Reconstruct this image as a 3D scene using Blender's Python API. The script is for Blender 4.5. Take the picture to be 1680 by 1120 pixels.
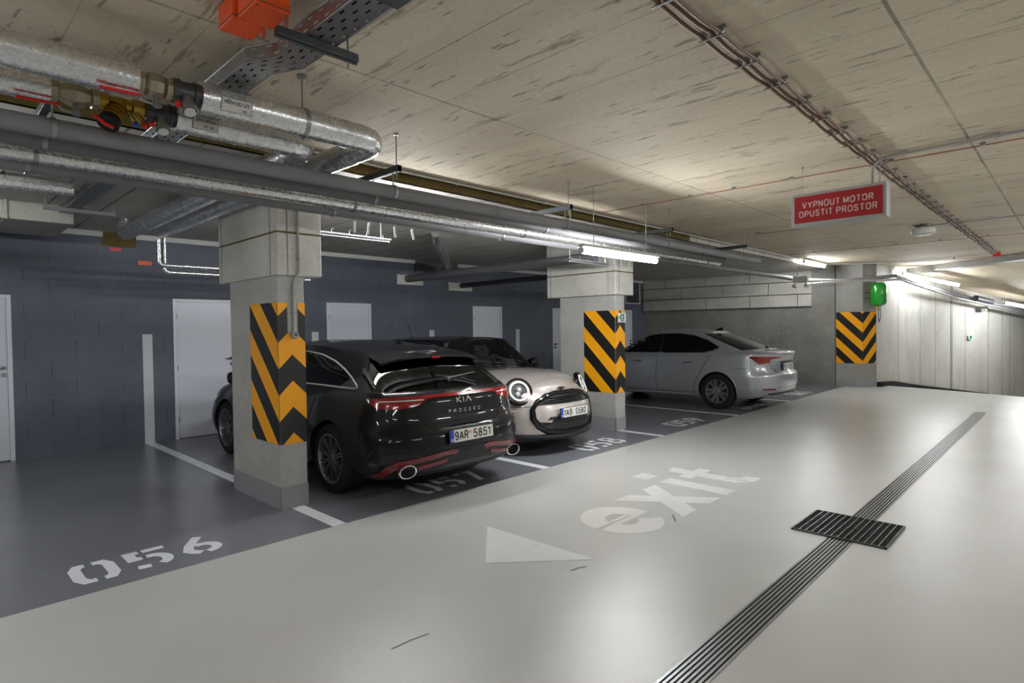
import bpy, bmesh, math, random
from math import sin, cos, pi, radians
from mathutils import Vector, Matrix
from mathutils.bvhtree import BVHTree
from mathutils.geometry import delaunay_2d_cdt

random.seed(7)
S = bpy.context.scene
COL = S.collection
for o in list(bpy.data.objects):
    bpy.data.objects.remove(o)

# ------------------------------------------------------------------ camera
cam = bpy.data.cameras.new('camera'); cam.sensor_width = 36; cam.lens = 20.66
cam.clip_start = 0.05; cam.clip_end = 200
camo = bpy.data.objects.new('camera', cam); COL.objects.link(camo)
r_ = Vector((0.69544541, -0.71845684, -0.01324562)); u_ = Vector((0.02474157, 0.00551884, 0.99967865)); f_ = Vector((0.71815286, 0.69554964, -0.02161381))
M = Matrix((r_, u_, -f_)).transposed().to_4x4(); M.translation = (0, 0, 1.64)
camo.matrix_world = M
S.camera = camo
# ------------------------------------------------------------------ view, world
S.view_settings.view_transform = 'Standard'; S.view_settings.look = 'None'
S.view_settings.gamma = 1; S.view_settings.use_curve_mapping = False
S.view_settings.exposure = 0.2
w = bpy.data.worlds.new('world'); S.world = w; w.use_nodes = True
w.node_tree.nodes['Background'].inputs[0].default_value = (.5, .55, .6, 1)
w.node_tree.nodes['Background'].inputs[1].default_value = 0.05
LAMP = 72.0       # emission strength of the fluorescent tubes
CZ = 3.2          # aisle ceiling
SZ = 3.1          # ceiling over the bays
# ------------------------------------------------------------------ materials
def srgb(h):
    c = [int(h[i:i+2], 16)/255 for i in (0, 2, 4)]
    return tuple(((x/12.92) if x <= .04045 else ((x+.055)/1.055)**2.4) for x in c) + (1,)
class NT:
    def __init__(s, name):
        s.m = bpy.data.materials.new(name); s.m.use_nodes = True
        s.t = s.m.node_tree; s.b = s.t.nodes['Principled BSDF']; s.out = s.t.nodes['Material Output']
    def n(s, typ, **kw):
        nd = s.t.nodes.new('ShaderNode'+typ)
        ins = kw.pop('ins', {})
        for k, v in kw.items(): setattr(nd, k, v)
        for k, v in ins.items():
            if isinstance(v, bpy.types.NodeSocket): s.t.links.new(v, nd.inputs[k])
            else: nd.inputs[k].default_value = v
        return nd
    def l(s, a, b): s.t.links.new(a, b)
    def coord(s, kind='Object'): return s.n('TexCoord').outputs[kind]
    def mapping(s, vec, sc=(1,1,1), rot=(0,0,0), loc=(0,0,0)):
        return s.n('Mapping', ins={'Vector': vec, 'Scale': sc, 'Rotation': rot, 'Location': loc}).outputs[0]
    def noise(s, vec, scale=5, detail=4, rough=.6):
        return s.n('TexNoise', ins={'Vector': vec, 'Scale': scale, 'Detail': detail, 'Roughness': rough}).outputs[0]
    def ramp(s, fac, stops):
        r = s.n('ValToRGB'); s.l(fac, r.inputs[0]); cr_ = r.color_ramp
        stops = sorted(stops); stops = ([(0, stops[0][1])] if stops[0][0] > 0 else [])+stops+([(1, stops[-1][1])] if stops[-1][0] < 1 else [])
        cr_.elements[0].position = stops[0][0]; cr_.elements[0].color = stops[0][1]
        cr_.elements[1].position = stops[-1][0]; cr_.elements[1].color = stops[-1][1]
        for p, c in stops[1:-1]:
            el = cr_.elements.new(p); el.color = c
        return r.outputs[0]
    def mix(s, fac, a, b, blend='MIX'):
        m = s.n('Mix', data_type='RGBA', blend_type=blend)
        for sock, v in ((m.inputs[0], fac), (m.inputs[6], a), (m.inputs[7], b)):
            if isinstance(v, bpy.types.NodeSocket): s.l(v, sock)
            else: sock.default_value = v
        return m.outputs[2]
    def math(s, op, a, b=0.0, c=None):
        m = s.n('Math', operation=op)
        for i, v in enumerate((a, b) if c is None else (a, b, c)):
            if isinstance(v, bpy.types.NodeSocket): s.l(v, m.inputs[i])
            else: m.inputs[i].default_value = v
        return m.outputs[0]
    def bump(s, h, strength=.3, dist=.01):
        b = s.n('Bump', ins={'Height': h, 'Strength': strength, 'Distance': dist}); s.l(b.outputs[0], s.b.inputs['Normal']); return b
    def set(s, **kw):
        for k, v in kw.items():
            k = k.replace('_', ' ')
            if isinstance(v, bpy.types.NodeSocket): s.l(v, s.b.inputs[k])
            else: s.b.inputs[k].default_value = v
        return s
def g(v, a=1): return (v, v, v, a)
def plain(name, col, rough=.5, metal=0, bump=0, bscale=200, coat=0, spec=.5):
    t = NT(name); col = srgb(col) if isinstance(col, str) else col
    t.set(Base_Color=col, Roughness=rough, Metallic=metal)
    t.b.inputs['Specular IOR Level'].default_value = spec
    if coat: t.b.inputs['Coat Weight'].default_value = coat; t.b.inputs['Coat Roughness'].default_value = .04
    n = t.noise(t.coord(), bscale, 3)
    t.set(Roughness=t.math('ADD', t.math('MULTIPLY', n, .12), rough-.05))
    if bump: t.bump(n, bump, .002)
    return t.m
def emit(name, col, st):
    t = NT(name); t.set(Base_Color=col, Emission_Color=col, Emission_Strength=st, Roughness=.4); return t.m
MAT = {}
def concrete(name, dark, light, scale=1.5, stain=None, spots=.0, rough=.75, streak=(1,1,1), joints=()):
    t = NT(name); co = t.coord()
    c = t.mapping(co, streak)
    n1 = t.noise(c, scale, 8, .65); n2 = t.noise(co, 30, 5, .7)
    col = t.ramp(n1, [(.3, srgb(dark)), (.7, srgb(light))])
    col = t.mix(.25, col, t.ramp(n2, [(.3, g(.25)), (.7, g(.75))]), 'OVERLAY')
    if spots:      # small pores and elongated blotches
        n3 = t.noise(t.mapping(co, tuple(a*5 for a in streak)), 1.6, 5, .7)
        col = t.mix(t.ramp(n3, [(.585, g(0)), (.66, g(spots))]), col, srgb(stain or '6d6555'))
        n4 = t.noise(t.mapping(co, tuple(a*14 for a in streak)), 1.3, 3, .6)
        col = t.mix(t.ramp(n4, [(.635, g(0)), (.67, g(spots))]), col, srgb('5f584b'))
    sep = t.n('SeparateXYZ', ins={0: co})
    for axis, period, off, width, amount in joints:
        v = t.math('ADD', sep.outputs[axis], off)
        v = t.math('ADD', v, t.math('MULTIPLY', t.noise(co, 2, 1), .01))
        f = t.math('ABSOLUTE', t.math('SUBTRACT', t.math('FRACT', t.math('DIVIDE', v, period)), .5))
        line = t.math('MULTIPLY', t.math('LESS_THAN', f, width/period/2), amount)
        line = t.math('MULTIPLY', line, t.ramp(t.noise(co, 1.1, 3), [(.35, g(.35)), (.6, g(1))]))
        col = t.mix(line, col, srgb('4a4638'))
    t.set(Base_Color=col, Roughness=rough); t.bump(n2, .25, .004)
    return t.m
MAT['ceiling'] = concrete('ceiling_concrete', 'bfb199', 'dacdb6', 1.2, spots=.6, streak=(1, .16, 1),
                          joints=((0, .5, .13, .008, .55), (1, 2.45, -.70+1.225, .020, .65)))
MAT['bay_ceiling'] = concrete('bay_ceiling_panels', 'b5b1a8', 'cac6bd', 2, joints=((0, .5, .1, .022, 1), (1, 2.0, .3, .012, .6)))
MAT['capital'] = concrete('capital_panel', 'bbb9b0', 'd6d4cc', 2, spots=.12, stain='8a8048')
MAT['corner'] = concrete('corner_column_concrete', '8c8b86', 'a6a59f', 1.5, spots=.3, stain='b9b8b0', rough=.55)
MAT['cladding'] = concrete('cladding_panel', 'a3a198', 'bcbab1', 2, spots=.15)
MAT['column'] = concrete('column_concrete', 'a5a49f', 'bebdb8', 2, spots=.2, rough=.6)
MAT['far_wall'] = concrete('far_wall_concrete', '6f6d68', '8b8983', 1.0, spots=.35, stain='b0ada4', rough=.5, joints=((1, 2.6, .5, .015, .7),))
MAT['ramp_wall'] = concrete('ramp_wall_concrete', 'b4b3ac', 'd2d1ca', 1.3, spots=.25, stain='86806c', rough=.6, streak=(1, 1, .25))
MAT['wool'] = concrete('mineral_wool_edge', '54461f', '6e5e30', 12, rough=.95)
def floor_mat(name, dark, light, rough, bstr, marks=False):
    t = NT(name); co = t.coord()
    n = t.noise(co, .9, 5, .55); n2 = t.noise(co, 260, 2, .5); n3 = t.noise(co, 2.5, 4)
    col = t.ramp(n, [(.3, srgb(dark)), (.7, srgb(light))])
    if marks:
        m = t.noise(t.mapping(co, (1.1, 6, 1), (0, 0, .12)), 1.9, 5, .75)
        col = t.mix(t.ramp(m, [(.68, g(0)), (.74, g(.25))]), col, srgb('77756e'))
    t.set(Base_Color=col, Roughness=t.math('ADD', t.math('MULTIPLY', n3, .04), rough-.02))
    h = t.math('ADD', t.math('MULTIPLY', n2, 1.0), t.math('MULTIPLY', n3, .25))
    t.bump(h, bstr, .004); t.b.inputs['Specular IOR Level'].default_value = .55
    return t.m
MAT['aisle'] = floor_mat('aisle_epoxy', 'babbb8', 'c1c2c0', .25, .22)
MAT['bay'] = floor_mat('bay_epoxy', '6e7076', '76787e', .24, .08)
MAT['paint'] = floor_mat('floor_white_paint', 'dcdee2', 'e8eaee', .28, .06)
MAT['paint_soft'] = floor_mat('floor_pale_paint', 'd3d3d0', 'dadad8', .28, .1)
def block_wall():
    t = NT('painted_block_wall'); co = t.coord()
    sep = t.n('SeparateXYZ', ins={0: co})
    v = t.n('CombineXYZ', ins={0: sep.outputs[0], 1: sep.outputs[2], 2: 0.0}).outputs[0]
    br = t.n('TexBrick', offset=.5, ins={'Vector': v, 'Color1': g(1), 'Color2': g(.9), 'Mortar': g(0), 'Scale': 1.0, 'Mortar Size': .004,
             'Mortar Smooth': .3, 'Brick Width': .55, 'Row Height': .262})
    n = t.noise(co, 1.3, 5); n2 = t.noise(co, 60, 4)
    col = t.ramp(n, [(.3, srgb('4d525d')), (.7, srgb('5b616d'))])
    col = t.mix(.3, col, t.ramp(n2, [(.3, g(.3)), (.7, g(.7))]), 'OVERLAY')
    # vertical joints read as thin dark gaps, bed joints are nearly painted over
    fx = t.math('FRACT', t.math('ADD', t.math('DIVIDE', sep.outputs[0], .55), t.math('MULTIPLY', t.math('FLOOR', t.math('MODULO', t.math('DIVIDE', sep.outputs[2], .262), 2.0)), .5)))
    vj = t.math('LESS_THAN', t.math('ABSOLUTE', t.math('SUBTRACT', fx, .5)), .006)
    vj = t.math('MULTIPLY', vj, t.ramp(t.noise(co, 3.1, 1), [(.4, g(.15)), (.55, g(1))]))
    hj = t.math('LESS_THAN', t.math('FRACT', t.math('DIVIDE', sep.outputs[2], .262)), .035)
    col = t.mix(t.math('MULTIPLY', hj, .35), col, srgb('70747e'))
    col = t.mix(t.math('MULTIPLY', vj, .85), col, srgb('1c1e22'))
    t.set(Base_Color=col, Roughness=.6)
    h = t.math('SUBTRACT', t.math('MULTIPLY', n2, .4), t.math('ADD', t.math('MULTIPLY', hj, .5), vj))
    t.bump(h, .5, .006); return t.m
MAT['blocks'] = block_wall()
def foil(name, col='ececec', rough=.27, wr=.22):
    t = NT(name); co = t.coord()
    n = t.noise(t.mapping(co, (1, .6, .6)), 11, 3, .5); n2 = t.noise(co, 60, 3, .6)
    t.set(Base_Color=t.mix(n, srgb('d6d8da'), srgb(col)), Metallic=.9, Roughness=t.math('ADD', t.math('MULTIPLY', n2, .12), rough-.06))
    t.bump(t.math('ADD', n, t.math('MULTIPLY', n2, .6)), wr, .01); return t.m
MAT['foil'] = foil('aluminium_foil_jacket')
MAT['foil_blue'] = foil('smooth_foil_jacket', 'eef2fa', .22, .1)
MAT['steel'] = plain('galvanised_steel', '9b9d9e', .35, .9, .1, 40)
MAT['steel_dark'] = plain('dark_steel', '55575a', .4, .8, .1, 40)
MAT['pvc'] = plain('grey_pipe_foam', '77777a', .5, 0, .05)
MAT['pvc_dark'] = plain('dark_grey_pipe', '6b6b6e', .55, 0, .05)
MAT['white_pvc'] = plain('white_plastic', 'c9c8c2', .4)
MAT['grey_plastic'] = plain('grey_plastic', '9a9a97', .45)
MAT['black'] = plain('black_plastic', '141416', .45)
MAT['rubber'] = plain('black_rubber', '101011', .8, 0, .2, 90)
MAT['pit'] = plain('dark_pit', '050505', .9)
MAT['door'] = plain('white_door_paint', 'c9ccd6', .35, 0, .05)
MAT['door_frame'] = plain('white_frame_paint', 'd0d2d8', .4)
MAT['trim'] = plain('pale_trim', 'c5c5c2', .6)
MAT['wall_paint'] = plain('pale_grey_wall_paint', 'c2c4c8', .5, 0, .1, 60)
MAT['band'] = plain('grey_base_paint', '97989b', .35, 0, .05)
MAT['orange'] = plain('orange_plastic', 'e8541a', .45)
MAT['brass'] = plain('brass', 'a98a3c', .3, .9)
MAT['nickel'] = plain('dull_nickel', 'a39a84', .35, .8)
MAT['red'] = plain('red_plastic', 'd01f14', .35)
MAT['blue'] = plain('blue_plastic', '1450c8', .4)
MAT['redwire'] = plain('red_cable', '8f1a17', .5)
MAT['copper'] = plain('brown_cable_sheath', '70503f', .5)
MAT['green'] = plain('green_vessel_paint', '1f9a2c', .25, 0, 0, 50, .6)
MAT['exit_green'] = plain('sign_green', '12855a', .5)
MAT['white'] = plain('sign_white', 'e8eae8', .5)
MAT['sign_red'] = plain('sign_red_face', '980e18', .45)
MAT['sign_text'] = plain('sign_lettering', 'c9a9a6', .5)
MAT['chrome'] = plain('chrome', 'e0e0e0', .1, 1)
MAT['tube'] = emit('fluorescent_tube', (.965, .985, 1, 1), LAMP)
MAT['tube_bright'] = emit('fluorescent_tube_strong', (.965, .985, 1, 1), LAMP*1.5)  # output raised to brighten the ramp and right side, not a newer tube
MAT['tube_key'] = emit('fluorescent_tube_key', (.965, .985, 1, 1), LAMP*2.0)
MAT['tube_dim'] = emit('fluorescent_tube_weak', (.965, .985, 1, 1), LAMP*.5)  # output lowered to keep the left side darker, not an aged tube
def stripes():
    t = NT('yellow_black_chevrons'); uv = t.coord('UV')
    v = t.n('SeparateXYZ', ins={0: uv}).outputs[1]
    m = t.math('LESS_THAN', t.math('FRACT', v), .5)
    col = t.mix(m, srgb('1d1d1e'), srgb('fdae10'))
    col = t.mix(.12, col, t.ramp(t.noise(t.coord(), 25, 4), [(.3, g(.3)), (.7, g(.7))]), 'OVERLAY')
    t.set(Base_Color=col, Roughness=.38); return t.m
MAT['chevron'] = stripes()
def perforated():
    t = NT('perforated_galvanised_tray'); uv = t.coord('UV')
    s = t.n('SeparateXYZ', ins={0: uv}); x, y = s.outputs[0], s.outputs[1]
    row = t.math('FLOOR', t.math('DIVIDE', y, .04))
    fx = t.math('FRACT', t.math('ADD', t.math('DIVIDE', x, .10), t.math('MULTIPLY', t.math('MODULO', row, 2.0), .5)))
    fy = t.math('FRACT', t.math('DIVIDE', y, .04))
    m = t.math('MULTIPLY', t.math('LESS_THAN', fx, .38), t.math('LESS_THAN', t.math('ABSOLUTE', t.math('SUBTRACT', fy, .5)), .12))
    t.set(Base_Color=srgb('a0a2a4'), Metallic=.85, Roughness=.38)
    tr = t.n('BsdfTransparent'); mx = t.n('MixShader'); t.l(m, mx.inputs[0]); t.l(t.b.outputs[0], mx.inputs[1]); t.l(tr.outputs[0], mx.inputs[2])
    t.l(mx.outputs[0], t.out.inputs[0]); return t.m
MAT['perforated'] = perforated()
def glass(name, tint, gl=.12):
    t = NT(name)
    t.t.nodes.remove(t.b)
    tr = t.n('BsdfTransparent', ins={0: tint}); gs = t.n('BsdfGlossy', ins={0: g(1), 1: .03})
    fr = t.n('Fresnel', ins={0: 1.5}); mx = t.n('MixShader'); t.l(t.math('ADD', fr.outputs[0], .01), mx.inputs[0])
    t.l(tr.outputs[0], mx.inputs[1]); t.l(gs.outputs[0], mx.inputs[2]); t.l(mx.outputs[0], t.out.inputs[0]); return t.m
MAT['glass'] = glass('clear_tinted_glass', (.86, .9, .89, 1))
MAT['privacy'] = glass('privacy_glass', (.05, .055, .055, 1))
def carpaint(name, col, metal=.3, rough=.3, coat=1, spec=.5):
    t = NT(name); fl = t.noise(t.coord(), 900, 2)
    c = srgb(col)
    t.set(Base_Color=t.mix(t.math('MULTIPLY', fl, .25), c, tuple(min(1, x*1.5) for x in c[:3])+(1,)), Metallic=metal, Roughness=rough)
    t.b.inputs['Coat Weight'].default_value = coat; t.b.inputs['Coat Roughness'].default_value = .03; t.b.inputs['Specular IOR Level'].default_value = spec
    return t.m
MAT['navy'] = carpaint('dark_navy_car_paint', '07090e', .0, .35, .55, .15)
MAT['beige'] = carpaint('warm_silver_car_paint', 'bbb2ae', .5, .34)
MAT['silver'] = carpaint('silver_car_paint', 'adb1b7', .45, .32)
MAT['gloss_black'] = carpaint('gloss_black_paint', '060607', 0, .3, .6, .15)
MAT['tail_red'] = plain('red_lamp_lens', '8a0a12', .12, 0, 0, 50, .8)
MAT['dark_red'] = plain('dark_red_trim', '701420', .25, 0, 0, 50, .5)
MAT['lens_clear'] = plain('clear_lamp_lens', 'd8dce0', .1, .3, 0, 50, .8)
MAT['alloy'] = plain('machined_alloy', 'a9a9a8', .28, .85)
MAT['alloy_dark'] = plain('dark_alloy', '8c8c8e', .3, .85)
MAT['plate'] = plain('licence_plate_white', 'dcdcd4', .4)
MAT['plate_blue'] = plain('licence_plate_blue', '1742b8', .4)
MAT['plate_text'] = plain('licence_plate_black', '121212', .5)
MAT['interior'] = plain('dark_car_interior', '1a1a1c', .8)
MAT['cable_tie'] = plain('white_label_tag', 'd5d5cf', .5)

# ------------------------------------------------------------------ mesh builder
class MB:
    def __init__(s): s.v = []; s.f = []; s.mi = []; s.uv = {}
    def add(s, vs, fs, mi=0):
        b = len(s.v); s.v += [tuple(v) for v in vs]
        for f in fs: s.f.append(tuple(b+i for i in f)); s.mi.append(mi)
        return s
    def quad(s, pts, mi=0, uvs=None):
        s.add(pts, [tuple(range(len(pts)))], mi)
        if uvs: s.uv[len(s.f)-1] = uvs
        return s
    def box(s, x0, x1, y0, y1, z0, z1, mi=0):
        v = [(x0,y0,z0),(x1,y0,z0),(x1,y1,z0),(x0,y1,z0),(x0,y0,z1),(x1,y0,z1),(x1,y1,z1),(x0,y1,z1)]
        return s.add(v, [(0,3,2,1),(4,5,6,7),(0,1,5,4),(1,2,6,5),(2,3,7,6),(3,0,4,7)], mi)
    def obox(s, c, ax, hs, mi=0):    # oriented box: centre, three axes, half sizes
        c = Vector(c); ax = [Vector(a).normalized()*h for a, h in zip(ax, hs)]
        v = [c + ax[0]*a + ax[1]*b + ax[2]*d for d in (-1, 1) for a, b in ((-1,-1),(1,-1),(1,1),(-1,1))]
        return s.add(v, [(0,3,2,1),(4,5,6,7),(0,1,5,4),(1,2,6,5),(2,3,7,6),(3,0,4,7)], mi)
    def tube(s, pts, r, seg=12, mi=0, caps=True, closed=False):
        pts = [Vector(p) for p in pts]; n = len(pts); rs = r if isinstance(r, (list, tuple)) else [r]*n
        vs = []; up = None
        for i, p in enumerate(pts):
            if closed: d = (pts[(i+1) % n]-pts[i-1])
            else: d = (pts[min(i+1, n-1)]-pts[max(i-1, 0)])
            d.normalize()
            if up is None:
                up = Vector((0,0,1)) if abs(d.z) < .9 else Vector((1,0,0))
            a = d.cross(up)
            if a.length < 1e-4: up = Vector((0,1,0)); a = d.cross(up)
            a.normalize(); b = a.cross(d).normalized(); up = b
            # widen at corners so the section stays round
            for k in range(seg):
                t = 2*pi*k/seg; vs.append(p+(a*cos(t)+b*sin(t))*rs[i])
        fs = []
        for i in range(n if closed else n-1):
            j = (i+1) % n
            for k in range(seg):
                k2 = (k+1) % seg; fs.append((i*seg+k, i*seg+k2, j*seg+k2, j*seg+k))
        if caps and not closed:
            fs.append(tuple(range(seg-1, -1, -1))); fs.append(tuple((n-1)*seg+k for k in range(seg)))
        return s.add(vs, fs, mi)
    def lathe(s, prof, c=(0,0,0), ax=(0,0,1), seg=32, mi=0):    # prof: (r, h) along axis
        ax = Vector(ax).normalized(); a = ax.orthogonal().normalized(); b = ax.cross(a); c = Vector(c); n = len(prof)
        vs = [c+ax*h+(a*cos(2*pi*k/seg)+b*sin(2*pi*k/seg))*max(r, 1e-5) for r, h in prof for k in range(seg)]
        fs = [(i*seg+k, i*seg+(k+1) % seg, (i+1)*seg+(k+1) % seg, (i+1)*seg+k) for i in range(n-1) for k in range(seg)]
        return s.add(vs, fs, mi)
    def prism(s, poly, h0, h1, plane='xy', mi=0):
        def P(a, b, h): return {'xy': (a, b, h), 'xz': (a, h, b), 'yz': (h, a, b)}[plane]
        n = len(poly); vs = [P(a, b, h0) for a, b in poly]+[P(a, b, h1) for a, b in poly]
        fs = [tuple(range(n-1, -1, -1)), tuple(range(n, 2*n))]+[(i, (i+1) % n, n+(i+1) % n, n+i) for i in range(n)]
        return s.add(vs, fs, mi)
def sharpen(me, ang=35):
    bm = bmesh.new(); bm.from_mesh(me); bmesh.ops.remove_doubles(bm, verts=bm.verts, dist=1e-5)
    bmesh.ops.recalc_face_normals(bm, faces=bm.faces)
    for f in bm.faces: f.smooth = True
    for e in bm.edges: e.smooth = len(e.link_faces) == 2 and e.calc_face_angle(0) < radians(ang)
    bm.to_mesh(me); bm.free()
def obj(name, mb, mat, parent=None, smooth=True, ang=35, bevel=0, loc=None):
    me = bpy.data.meshes.new(name); me.from_pydata(mb.v, [], mb.f)
    for m in (mat if isinstance(mat, (list, tuple)) else [mat]): me.materials.append(MAT[m] if isinstance(m, str) else m)
    for p, i in zip(me.polygons, mb.mi): p.material_index = i
    if mb.uv:
        uvl = me.uv_layers.new(name='UVMap')
        for fi, uvs in mb.uv.items():
            for li, uv in zip(me.polygons[fi].loop_indices, uvs): uvl.data[li].uv = uv
    elif smooth: sharpen(me, ang)
    o = bpy.data.objects.new(name, me); COL.objects.link(o)
    if parent: o.parent = parent
    if loc: o.location = loc
    if bevel:
        b = o.modifiers.new('bevel', 'BEVEL'); b.width = bevel; b.segments = 2; b.limit_method = 'ANGLE'; b.harden_normals = False
    return o
def tag(o, label, cat, group=None):
    o['label'] = label; o['category'] = cat
    if group: o['group'] = group
    return o
def thing(name, label, cat, loc=(0,0,0), rz=0, group=None, scale=1):
    o = bpy.data.objects.new(name, None); COL.objects.link(o); o.empty_display_size = .1
    o.location = loc; o.rotation_euler = (0, 0, rz); o.scale = (scale,)*3
    return tag(o, label, cat, group)
def struct(name, mb, mat, parent=None, **k):
    o = obj(name, mb, mat, parent, **k)
    if not parent: o['kind'] = 'structure'
    return o
def text_mb(string, size, bold=0.0, wscale=1.0, spacing=1.0, align='CENTER'):
    """a flat text as a mesh in its own XY plane, centred"""
    cu = bpy.data.curves.new('t', 'FONT'); cu.body = string; cu.size = size; cu.align_x = align; cu.align_y = 'CENTER'
    cu.offset = bold; cu.space_character = spacing; cu.resolution_u = 3
    o = bpy.data.objects.new('t', cu); COL.objects.link(o)
    dg = bpy.context.evaluated_depsgraph_get(); dg.update()
    me = bpy.data.meshes.new_from_object(o.evaluated_get(dg))
    mb = MB(); mb.add([(v.co.x*wscale, v.co.y, 0) for v in me.vertices], [tuple(p.vertices) for p in me.polygons])
    bpy.data.objects.remove(o); bpy.data.curves.remove(cu); bpy.data.meshes.remove(me)
    return mb
def fit(mb, w, h, cx=0, cy=0):    # scale a flat text to a given width and cap height
    xs = [v[0] for v in mb.v]; ys = [v[1] for v in mb.v]; kx = w/(max(xs)-min(xs)); ky = h/(max(ys)-min(ys)); mx = (max(xs)+min(xs))/2; my = (max(ys)+min(ys))/2
    mb.v = [((v[0]-mx)*kx+cx, (v[1]-my)*ky+cy, v[2]) for v in mb.v]; return mb
def place(mb, o, ux, uy):    # map a flat XY mesh into a plane
    o, ux, uy = Vector(o), Vector(ux), Vector(uy)
    mb.v = [tuple(o+ux*v[0]+uy*v[1]+ux.cross(uy)*v[2]) for v in mb.v]; return mb
def stroke(pts, w, z=0):     # ribbon of constant width along a 2D polyline -> MB
    mb = MB(); P = [Vector(p) for p in pts]; n = len(P); L = []; R = []
    for i in range(n):
        d0 = (P[i]-P[i-1]).normalized() if i else (P[1]-P[0]).normalized(); d1 = (P[i+1]-P[i]).normalized() if i < n-1 else d0
        d = d0+d1
        if d.length < .2: d = d0
        d.normalize(); nrm = Vector((-d.y, d.x)); k = min(1.5, 1/max(.3, nrm.dot(Vector((-d0.y, d0.x))))); nrm = nrm*w/2*k
        L.append(P[i]+nrm); R.append(P[i]-nrm)
    for i in range(n-1):
        mb.quad([(L[i].x, L[i].y, z), (R[i].x, R[i].y, z), (R[i+1].x, R[i+1].y, z), (L[i+1].x, L[i+1].y, z)])
    return mb
def merge(*mbs):
    m = MB()
    for b in mbs:
        base = len(m.v); m.v += b.v; fb = len(m.f)
        m.f += [tuple(base+i for i in f) for f in b.f]; m.mi += b.mi
        for k, uv in b.uv.items(): m.uv[fb+k] = uv
    return m
def arc(cx, cy, rx, ry, a0, a1, n=10):
    return [(cx+rx*cos(radians(a0+(a1-a0)*i/n)), cy+ry*sin(radians(a0+(a1-a0)*i/n))) for i in range(n+1)]

_O = [(.0, .5), (.03, .22), (.2, .03), (.5, 0), (.8, .03), (.97, .22), (1, .5), (.97, .78), (.8, .97), (.5, 1), (.2, .97), (.03, .78), (0, .5), (.02, .3)]
GLY = {'A': (.95, [[(0, 0), (.5, 1), (1, 0)], [(.2, .32), (.8, .32)]]), 'B': (.8, [[(.5, .53), (0, .53), (0, 1), (.65, 1), (.92, .88), (.92, .66), (.65, .53), (.5, .53)], [(0, .53), (0, 0), (.7, 0), (1, .14), (1, .4), (.7, .53), (.5, .53)]]),
 'C': (.9, [[(.98, .76), (.8, .97), (.5, 1), (.2, .95), (0, .7), (0, .3), (.2, .05), (.5, 0), (.8, .03), (1, .26)]]), 'D': (.88, [[(0, 0), (0, 1), (.55, 1), (.88, .88), (1, .5), (.88, .12), (.55, 0), (0, 0), (0, .2)]]),
 'E': (.76, [[(1, 1), (0, 1), (0, 0), (1, 0)], [(0, .52), (.9, .52)]]), 'I': (.05, [[(.5, 0), (.5, 1)]]), 'K': (.88, [[(0, 0), (0, 1)], [(1, 1), (0, .38)], [(.35, .58), (1, 0)]]), 'M': (1.05, [[(0, 0), (0, 1), (.5, .1), (1, 1), (1, 0)]]),
 'N': (.85, [[(0, 0), (0, 1), (1, 0), (1, 1)]]), 'O': (.98, [_O]), 'P': (.8, [[(0, 0), (0, 1), (.7, 1), (1, .87), (1, .6), (.7, .46), (0, .46)]]), 'R': (.85, [[(0, 0), (0, 1), (.7, 1), (.96, .88), (.96, .64), (.7, .5), (0, .5)], [(.6, .5), (1, 0)]]),
 'S': (.82, [[(.95, .78), (.8, .96), (.5, 1), (.18, .95), (.04, .76), (.18, .58), (.8, .44), (.97, .25), (.82, .05), (.5, 0), (.18, .04), (0, .25)]]), 'T': (.82, [[(0, 1), (1, 1)], [(.5, 1), (.5, 0)]]), 'U': (.85, [[(0, 1), (0, .3), (.15, .05), (.5, 0), (.85, .05), (1, .3), (1, 1)]]),
 'V': (.92, [[(0, 1), (.5, 0), (1, 1)]]), 'Y': (.92, [[(0, 1), (.5, .45), (1, 1)], [(.5, .45), (.5, 0)]]), 'Z': (.85, [[(0, 1), (1, 1), (0, 0), (1, 0)]]),
 '0': (.75, [_O]), '1': (.35, [[(0, .75), (1, 1), (1, 0)]]), '3': (.72, [[(.0, .8), (.2, .97), (.5, 1), (.9, .9), (.9, .62), (.45, .53), (.95, .42), (1, .2), (.8, .03), (.5, 0), (.1, .06), (0, .24)]]), '5': (.75, [[(.92, 1), (.15, 1), (.05, .5), (.5, .62), (.9, .5), (1, .28), (.85, .06), (.5, 0), (.12, .05), (0, .22)]]),
 '7': (.72, [[(0, 1), (1, 1), (.35, 0)]]), '8': (.75, [[(.5, .53), (.12, .63), (.08, .88), (.5, 1), (.92, .88), (.88, .63), (.5, .53), (.05, .4), (0, .15), (.3, 0), (.7, 0), (1, .15), (.95, .4), (.5, .53), (.4, .56)]]), '9': (.75, [[(.05, .15), (.3, 0), (.7, .02), (.97, .3), (1, .7), (.8, .97), (.4, 1), (.05, .85), (.03, .6), (.3, .42), (.7, .45), (.97, .62)]])}
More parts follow.
